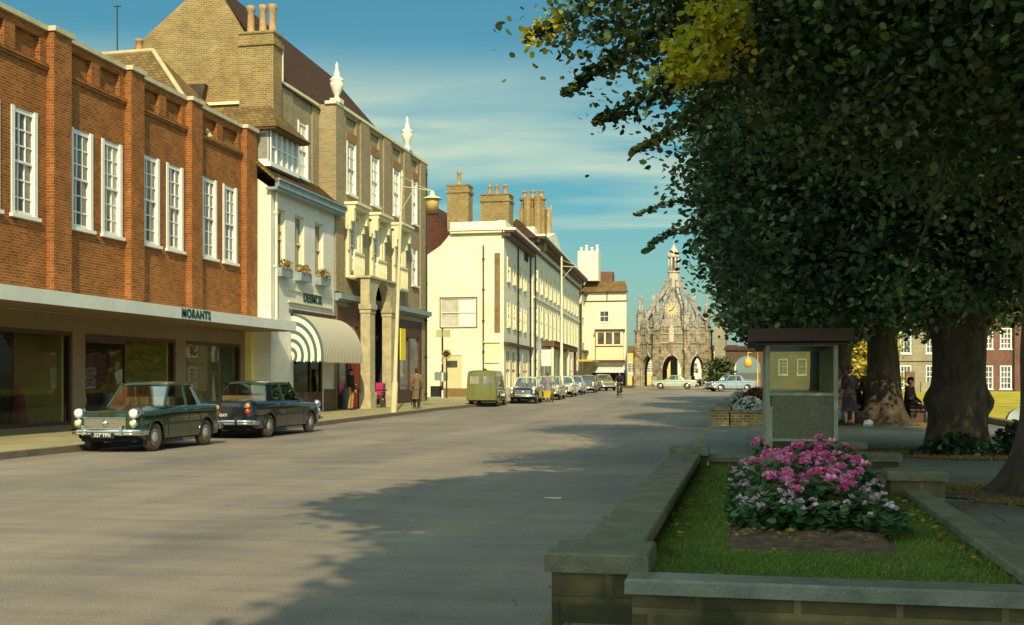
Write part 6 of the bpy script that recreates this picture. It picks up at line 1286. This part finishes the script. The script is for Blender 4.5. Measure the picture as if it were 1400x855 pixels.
def person(label, x, y, z, rz, pose, H=1.72, top='c1', bottom='c2', skirt=None, coat=None, hat=None, hair='hair_dark', shoes='black_paint', vox=.011, female=False, hatm=None):
    """faces local -y. pose: dict of joints overriding the standing defaults (right = -x)"""
    T = thing('person', label, 'person', (x, y, z), rz); k = H/1.75
    J = dict(pel=(0, 0, .93), chest=(0, 0, 1.28), neck=(0, .01, 1.46), head=(0, -.015, 1.62), shL=(.18, 0, 1.41), shR=(-.18, 0, 1.41), elL=(.23, .02, 1.12), elR=(-.23, .02, 1.12), haL=(.22, -.08, .87), haR=(-.22, -.08, .87),
             hipL=(.09, 0, .90), hipR=(-.09, 0, .90), knL=(.10, -.02, .50), knR=(-.10, -.02, .50), anL=(.10, .02, .09), anR=(-.10, .02, .09), toL=(.12, -.16, .03), toR=(-.12, -.16, .03))
    if female: J.update(shL=(.16, 0, 1.40), shR=(-.16, 0, 1.40), elL=(.21, .02, 1.12), elR=(-.21, .02, 1.12))
    J.update(pose); J = {a: Vector(b)*k for a, b in J.items()}
    s = k; hd = J['head']; nk = J['neck']
    caps = [(J['pel'], .125*s, J['chest'], .125*s), (J['chest']+Vector((.06*s, 0, 0)), .10*s, J['chest']-Vector((.06*s, 0, 0)), .10*s), (J['shL'], .06*s, J['shR'], .06*s), (nk-Vector((0, 0, .05*s)), .05*s, nk+(hd-nk)*.4, .048*s),
            (hd+Vector((0, .015, .02))*s, .085*s, hd+Vector((0, -.012, -.055))*s, .062*s), (hd+Vector((0, -.09, -.01))*s, .014*s, hd+Vector((0, -.105, -.025))*s, .016*s),
            (hd+Vector((.085, .0, -.005))*s, .018*s, hd+Vector((.085, .005, -.03))*s, .012*s), (hd+Vector((-.085, .0, -.005))*s, .018*s, hd+Vector((-.085, .005, -.03))*s, .012*s)]
    for q in 'LR':
        caps += [(J['sh'+q], .055*s, J['el'+q], .043*s), (J['el'+q], .042*s, J['ha'+q], .028*s), (J['hip'+q], .085*s, J['kn'+q], .058*s), (J['kn'+q], .058*s, J['an'+q], .040*s), (J['an'+q]-Vector((0, 0, .03*s)), .042*s, J['to'+q], .030*s)]
        d = (J['ha'+q]-J['el'+q]).normalized(); sd_ = d.cross(Vector((0, 1, 0)))
        if sd_.length < .1: sd_ = Vector((1, 0, 0))
        sd_ = Vector((0, 1, 0)) if abs(d.y) < .7 else Vector((1, 0, 0)); w0 = J['ha'+q]; caps.append((w0, .026*s, w0+d*.06*s, .034*s))
        for i, ln in enumerate((.075, .085, .08, .065)): b0 = w0+d*.07*s+sd_*(-.027+.018*i)*s; m1 = b0+d*ln*.5*s; caps += [(b0, .0095*s, m1, .0088*s), (m1, .0088*s, m1+(d+Vector((0, -.25, 0))).normalized()*ln*.5*s, .0075*s)]
        caps.append((w0+sd_*-.02*s, .012*s, w0+d*.06*s-sd_*.055*s, .009*s))
    mobj('body', body_mesh(caps, vox), 'skin', T)
    # eyes, mouth
    q = MB()
    for sx in (-.032, .032): q.lathe(hd+Vector((sx, -.082, .012))*s, [(.009*s, 0), (.006*s, -.006*s), (.001, -.008*s)], 8, True, 'y')
    q.build('eyes', 'black_paint', T, local=True)
    def arms(e, long=True):
        c = []
        for q in 'LR': c += [(J['sh'+q], .055*s+e, J['el'+q], .046*s+e), (J['el'+q], .046*s+e, J['el'+q].lerp(J['ha'+q], .97), .033*s+e)]
        return c
    tors = lambda e: [(J['pel'], .13*s+e, J['chest'], .13*s+e), (J['chest']+Vector((.06*s, 0, 0)), .105*s+e, J['chest']-Vector((.06*s, 0, 0)), .105*s+e), (J['shL'], .062*s+e, J['shR'], .062*s+e)]
    mobj('coat' if coat else 'jacket', body_mesh(tors(.018)+arms(.014)+([(J['pel']+Vector((0, 0, .02)), .15*s, J['pel']-Vector((0, 0, .05))*s, .155*s)]), .014), top, T)
    if skirt or coat:
        hem = (skirt or coat); w0 = .155; w1 = .225 if skirt else .20
        z0, z1 = J['pel'].z+.10*s, hem*s; cx_, cy_ = J['pel'].x, J['pel'].y; n = 26; V = []
        for i in range(9):
            u = i/8; z_ = z0+(z1-z0)*u; r = (w0+(w1-w0)*u**.8)*s
            kx = J['knL'].lerp(J['knR'], .5); ox = cx_+(kx.x-cx_)*u*.8; oy = cy_+(kx.y-cy_)*u*.8
            for j in range(n): th = 2*math.pi*j/n; rr = r*(1+.07*u*math.sin(th*7+.6)); V.append((ox+rr*math.cos(th), oy+rr*.8*math.sin(th), z_))
        F = [(i*n+j, (i+1)*n+j, (i+1)*n+(j+1) % n, i*n+(j+1) % n) for i in range(8) for j in range(n)]+[tuple(range(8*n, 9*n))]
        MB().add(V, F, True).build('skirt', bottom if skirt else top, T, local=True)
    if not skirt:
        c = [(J['pel'], .14*s, J['pel']-Vector((0, 0, .06)), .14*s)]
        for q in 'LR': c += [(J['hip'+q], .098*s, J['kn'+q], .074*s), (J['kn'+q], .074*s, J['an'+q]+Vector((0, 0, .0)), .062*s)]
        mobj('trousers', body_mesh(c, .013), bottom, T)
    c = []
    for q in 'LR': c += [(J['an'+q]-Vector((0, 0, .035*s)), .05*s, J['to'+q]+Vector((0, 0, .003)), .036*s)]
    mobj('shoes', body_mesh(c, .011), shoes, T)
    if hair: mobj('hair', body_mesh([(hd+Vector((0, .03, .035))*s, .088*s, hd+Vector((0, .035, -.03))*s, .078*s), (hd+Vector((0, -.02, .06))*s, .07*s, hd+Vector((0, .02, .05))*s, .08*s)], .012), hair, T)
    if hat == 'beret': MB().lathe(hd+Vector((0, .01, .03))*s, [(.105*s, 0), (.118*s, .03*s), (.115*s, .06*s), (.07*s, .095*s), (.01, .10*s)], 16).build('hat', hatm, T, local=True)
    if hat == 'brim': MB().lathe(hd+Vector((0, 0, .035))*s, [(.16*s, -.01), (.165*s, 0), (.10*s, .012), (.098*s, .08*s), (.08*s, .10*s), (.01, .105*s)], 18).build('hat', hatm, T, local=True)
    return T
M['hair_dark'] = mat('dark hair', (0.015, 0.010, 0.007), rough=.6); M['hair_brown'] = mat('brown hair', (0.06, 0.03, 0.015), rough=.6)
for n_, c in dict(c_black=(.012, .012, .014), c_tan=(.34, .2, .07), c_coat=(.15, .10, .05), c_dark=(.035, .022, .022), c_brown=(.20, .08, .035), c_red=(.38, .06, .02), c_grey=(.2, .19, .21), c_white=(.6, .58, .5), c_blue=(.12, .2, .28), c_maroon=(.06, .02, .02), c_magenta=(.45, .02, .15)).items(): M[n_] = cloth(n_.replace('c_', 'cloth '), c)
person('man in dark jacket and tan trousers facing right outside the awning', -16.55, 46.2, gz(46.2)+.125, R(80), dict(elR=(-.22, -.10, 1.14), haR=(-.06, -.20, 1.10), elL=(.2, .0, 1.12)), 1.76, 'c_black', 'c_tan', hair='hair_dark')
person('person in long brown coat walking away behind the cream lamp post', -14.25, 48.3, gz(48)+.125, R(195), dict(knL=(.10, -.16, .50), anL=(.10, -.10, .10), toL=(.11, -.27, .05), knR=(-.09, .03, .50), anR=(-.09, .14, .10), toR=(-.10, -.02, .03)), 1.80, 'c_coat', 'c_black', coat=.42, hair='hair_dark', shoes='c_tan')
person('woman in grey coat standing at the kerb between black and cream cars', -11.6, 66.6, gz(66), R(170), dict(), 1.72, 'c_grey', 'c_grey', coat=.45, hair='hair_brown', female=True)
person('woman in a dark coat and black beret standing with her back turned on the path', 2.78, 33.0, .22, R(172), dict(elL=(.2, -.06, 1.12), haL=(.10, -.2, 1.12), elR=(-.2, -.06, 1.12), haR=(-.1, -.2, 1.12)), 1.66, 'c_dark', 'c_dark', skirt=.42, hair='hair_dark', hat='beret', hatm='c_black', female=True)
person('woman in brown coat and white brimmed hat facing the woman in the beret', 3.42, 34.5, .22, R(-8), dict(elL=(.22, -.04, 1.1), haL=(.05, -.22, 1.05), elR=(-.22, -.04, 1.1), haR=(-.05, -.22, 1.0)), 1.64, 'c_brown', 'c_red', skirt=.5, hair='hair_brown', hat='brim', hatm='c_white', female=True)
SIT = dict(pel=(0, 0, .52), chest=(0, -.04, .88), neck=(0, -.05, 1.06), head=(0, -.08, 1.22), shL=(.18, -.04, 1.0), shR=(-.18, -.04, 1.0), elL=(.22, -.1, .74), elR=(-.22, -.1, .74), haL=(.12, -.32, .60), haR=(-.12, -.32, .60), hipL=(.09, 0, .50), hipR=(-.09, 0, .50), knL=(.12, -.42, .50), knR=(-.12, -.42, .50), anL=(.12, -.40, .09), anR=(-.12, -.40, .09), toL=(.13, -.56, .03), toR=(-.13, -.56, .03))
bn = thing('tree_bench', 'wooden bench around the foot of the leaning tree', 'bench', (3.8, 34.2, .22))
for sx in (-1, 1):
    q = MB()
    for k in range(3): q.box(*sorted((3.8+sx*.72+k*.14*sx, 3.8+sx*(.83)+k*.14*sx)), 33.9, 35.3, .62, .66)
    q.build('seat', 'dark_wood', bn)
    for y in (34.0, 35.15): MB().box(*sorted((3.8+sx*.75, 3.8+sx*1.08)), y, y+.06, .2, .6195).build('leg', 'dark_wood', bn)
person('seated person in black with pale blue skirt on the bench left of the leaning tree', 3.12, 34.3, .24, R(-78), SIT, 1.68, 'c_black', 'c_blue', hair='hair_dark', hat='beret', hatm='c_black', female=True)
person('seated person in dark coat half hidden at the right side of the leaning tree', 4.55, 34.6, .24, R(60), SIT, 1.74, 'c_dark', 'c_black', hair='hair_dark')
tag(MB().prism([(3.12, 32.75, .22), (3.4, 32.75, .22), (3.38, 32.75, .36), (3.3, 32.75, .40), (3.16, 32.75, .37)], (0, .12, 0)).build('paper_bag', 'c_white'), 'small white paper bag on the path by the feet of the woman in the beret', 'bag')
tag(MB().lathe((3.1, 33.25, .22), [(.2, 0), (.24, .1), (.2, .34), (.12, .4)], 12).build('shopping_bag', 'c_black'), 'black shopping bag on the path against the flaring tree base', 'bag')
# cyclist and bicycle
def bicycle(x, y, z, rz):
    T = thing('bicycle', 'black upright bicycle ridden down the middle of the street', 'bicycle', (x, y, z), rz)
    for yy in (-.52, .52):
        W = MB().tube([(0, yy+.33*math.cos(t), .34+.33*math.sin(t)) for t in [2*math.pi*k/24 for k in range(25)]], .018, 6).build('wheel', 'tyre', T, local=True)
        q = MB()
        for k in range(10): t = 2*math.pi*k/10; q.tube([(0, yy, .34), (0, yy+.32*math.cos(t), .34+.32*math.sin(t))], .0025, 3, cap=False)
        q.build('spokes', 'chrome', W, local=True)
    q = MB(); 
    for a, b in (((0, -.52, .34), (0, -.36, .92)), ((0, -.40, .78), (0, .14, .82)), ((0, -.42, .68), (0, .04, .30)), ((0, .04, .30), (0, .18, .92)), ((0, .04, .30), (0, .52, .34)), ((0, .15, .80), (0, .52, .34))): q.tube([a, b], .016, 6)
    q.build('frame', 'black_paint', T, local=True)
    MB().tube([(-.28, -.22, 1.0), (-.2, -.34, 1.02), (0, -.36, .98), (.2, -.34, 1.02), (.28, -.22, 1.0)], .014, 6).build('handlebar', 'chrome', T, local=True)
    MB().lathe((0, .2, .93), [(.1, 0), (.12, .03), (.08, .06), (.01, .065)], 10).build('saddle', 'black_paint', T, local=True)
    return T
bicycle(-8.35, 76.0, gz(76), R(-6))
person('cyclist in dark jacket and pale cap riding the bicycle towards the viewer', -8.35, 76.0, gz(76), R(-6), dict(pel=(0, .18, 1.0), chest=(0, .06, 1.32), neck=(0, .0, 1.50), head=(0, -.05, 1.66), shL=(.18, .02, 1.44), shR=(-.18, .02, 1.44), elL=(.26, -.08, 1.2), elR=(-.26, -.08, 1.2), haL=(.25, -.24, 1.05), haR=(-.25, -.24, 1.05), hipL=(.1, .16, .96), hipR=(-.1, .16, .96), knL=(.13, -.14, .72), knR=(-.13, -.06, .56), anL=(.12, .0, .42), anR=(-.12, .08, .20), toL=(.12, -.16, .36), toR=(-.12, -.10, .14)), 1.74, 'c_black', 'c_dark', hair=None, hat='brim', hatm='c_white')

# ================================================================== STREET FURNITURE
def lamp(name, label, x, y, h, top, arm, r=.12, m='cream_paint', lanterns=True):
    z = gz(y)+.12; T = thing(name, label, 'lamp post', (x, y, z)); tx, ty = top
    MB().tube([(x, y, z), (x, y, z+.02), (x+tx*.15, y, z+1.2), (x+tx*.16, y, z+1.25), (x+tx, y+ty, z+h)], [r*1.55, r*1.55, r*1.45, r, r*.62], 14).lathe((x+tx, y+ty, z+h), [(r*.7, 0), (r*.9, .05), (.02, .3)], 10).build('post', m, T)
    a = Vector((x+tx, y+ty, z+h-.35)); e = a+Vector(arm)
    q = MB().tube([a, e], .025, 6).tube([a+Vector((0, 0, .4)), a.lerp(e, .55)+Vector((0, 0, .12)), e], .015, 5).tube([a-Vector((0, 0, .9)), a.lerp(e, .4)], .015, 5).build('arm', m, T)
    if lanterns:
        Ln = MB().lathe(e-Vector((0, 0, .62)), [(.34, .30), (.40, .27), (.36, .33), (.16, .40), (.08, .48), (.1, .55), (.03, .62)], 12).build('lantern', 'cream_paint', T)
        MB().lathe(e-Vector((0, 0, .92)), [(.20, .02), (.22, 0), (.28, .50), (.26, .58)], 12).build('lantern_glass', mat('amber lantern glass', (0.55, 0.42, 0.14), rough=.3), Ln)
        MB().lathe(e-Vector((0, 0, .96)), [(.22, 0), (.24, .03), (.2, .06)], 12).build('lantern_base', 'dark_wood', Ln)
    return T
lamp('lamp_post', 'tall cream concrete lamp post with a lantern hanging from its side arm', -13.82, 43.6, 9.35, (.35, 0), (1.0, .9, -.05), .085, mat('dull cream concrete', (0.50, 0.45, 0.27), var=.15))
lamp('lamp_post', 'distant thin cream lamp post in front of the long classical terrace', -11.95, 74, 8.9, (.0, 0), (1.5, 2.0, .05), .09, lanterns=False)
# crossing and bus stop posts at the side street corner
T = thing('striped_post', 'black and white banded sign post with pale box sign at the side street', 'sign post', (-18.6, 68.5, .3))
for k in range(8): MB().tube([(-18.55, 68.5, .3+k*.55), (-18.55, 68.5, .3+(k+1)*.55)], .06, 8).build('band', 'black_paint' if k % 2 or k > 4 else 'white_paint', T)
MB().box(-18.95, -18.1, 68.45, 68.6, 4.15, 4.6).build('sign_box', mat('pale green sign', (0.4, 0.42, 0.2)), T)
T = thing('bus_stop_sign', 'round yellowish sign on a thin black post beside the banded post', 'sign post', (-17.9, 68, .3))
MB().tube([(-18.15, 68, .3), (-18.15, 68, 2.9)], .045, 8).build('post', 'black_paint', T)
MB().lathe((-18.15, 67.94, 3.1), [(.02, -.02), (.27, -.02), (.3, 0), (.3, .05), (.02, .06)], 20, False, 'y').build('sign_disc', mat('ochre disc', (0.42, 0.3, 0.07)), T)
MB().lathe((-18.15, 67.915, 3.1), [(.2, 0), (.2, -.005), (.13, -.005), (.13, 0)], 18, False, 'y').box(-18.42, -17.88, 67.9, 67.912, 3.05, 3.16).build('sign_mark', 'dark_wood', T)
# furniture outside the antique shop
T = thing('wooden_armchair', 'dark wooden armchair with a magenta cloth over its back on the pavement', 'chair', (-16.4, 49.6, .23))
x, y, z = -16.5, 49.6, gz(49.6)+.125
MB().box(x-.3, x+.3, y-.3, y+.3, z+.4, z+.46).build('seat', 'dark_wood', T)
MB().box(x-.3, x+.3, y+.24, y+.3, z+.4601, z+1.1).build('backrest', 'dark_wood', T)
MB().box(x-.32, x+.2, y+.2, y+.34, z+.55, z+1.13).build('cloth', 'c_magenta', T)
for sx in (-1, 1):
    for sy in (-1, 1): MB().box(x+sx*.27-.03, x+sx*.27+.03, y+sy*.27-.03, y+sy*.27+.03, z, z+.4).build('leg', 'dark_wood', T)
    MB().box(x+sx*.3-.03, x+sx*.3+.03, y-.3, y+.24, z+.66, z+.70).box(x+sx*.3-.03, x+sx*.3+.03, y-.3, y-.25, z+.46, z+.66).build('armrest', 'dark_wood', T)
T = thing('wooden_stand', 'low dark wooden stand of goods left of the armchair', 'stand', (-17, 48.4, .22)); x, y, z = -16.85, 48.3, gz(48)+.125
for k in range(3): MB().box(x-.35, x+.35, y-.25, y+.25, z+.1+k*.3, z+.14+k*.3).build('shelf', 'dark_wood', T)
for sx in (-1, 1): MB().box(x+sx*.36-.02, x+sx*.36+.02, y-.25, y+.25, z, z+.8).build('side_panel', 'maroon', T)
tag(MB().lathe((-16.95, 46.9, gz(47)+.125), [(.22, 0), (.24, .05), (.2, .3), (.25, .6), (.18, .85), (.08, .95)], 12).build('pale_urn', 'c_blue'), 'pale blue pot standing beside the man in the dark jacket', 'pot')
tag(MB().box(-16.9, -16.8, 47.0, 47.8, .3, 2.35).build('red_curtain', 'c_red'), 'dark red hanging cloth in the doorway beyond the awning', 'curtain')
T = thing('yellow_barrow', 'low yellow hand cart standing at the kerb near the woman in grey', 'cart', (-11.4, 65.0, gz(65)))
x, y, z = -11.35, 64.6, gz(64.6); MB().add([(x-.3, y-.5, z+.25), (x+.3, y-.5, z+.25), (x+.3, y+.5, z+.25), (x-.3, y+.5, z+.25), (x-.42, y-.65, z+.65), (x+.42, y-.65, z+.65), (x+.42, y+.65, z+.65), (x-.42, y+.65, z+.65)], [(3, 2, 1, 0), (0, 1, 5, 4), (1, 2, 6, 5), (2, 3, 7, 6), (3, 0, 4, 7), (4, 5, 6, 7)]).build('tub', mat('yellow barrow paint', (0.6, 0.5, 0.06)), T)
for sx in (-.4, .4): MB().lathe((x+sx, y, z+.22), [(.22, -.02), (.22, .02), (.05, .03)], 12, True, 'x').build('wheel', 'tyre', T)
tag(MB().add([(-2.5, 14.05, .006), (-2.28, 14.0, .006), (-2.26, 14.06, .02), (-2.48, 14.12, .012)], [(0, 1, 2, 3)]).build('paper_scrap', 'c_white'), 'small white scrap of paper lying on the shaded road', 'litter')
# hanging lettering board on the terrace and far blinds
tag(MB().box(-16.0, -15.2, 89.0, 89.1, 2.6, 3.9).build('hanging_sign', 'canopy_grey'), 'pale hanging sign board projecting from the long classical terrace', 'sign')
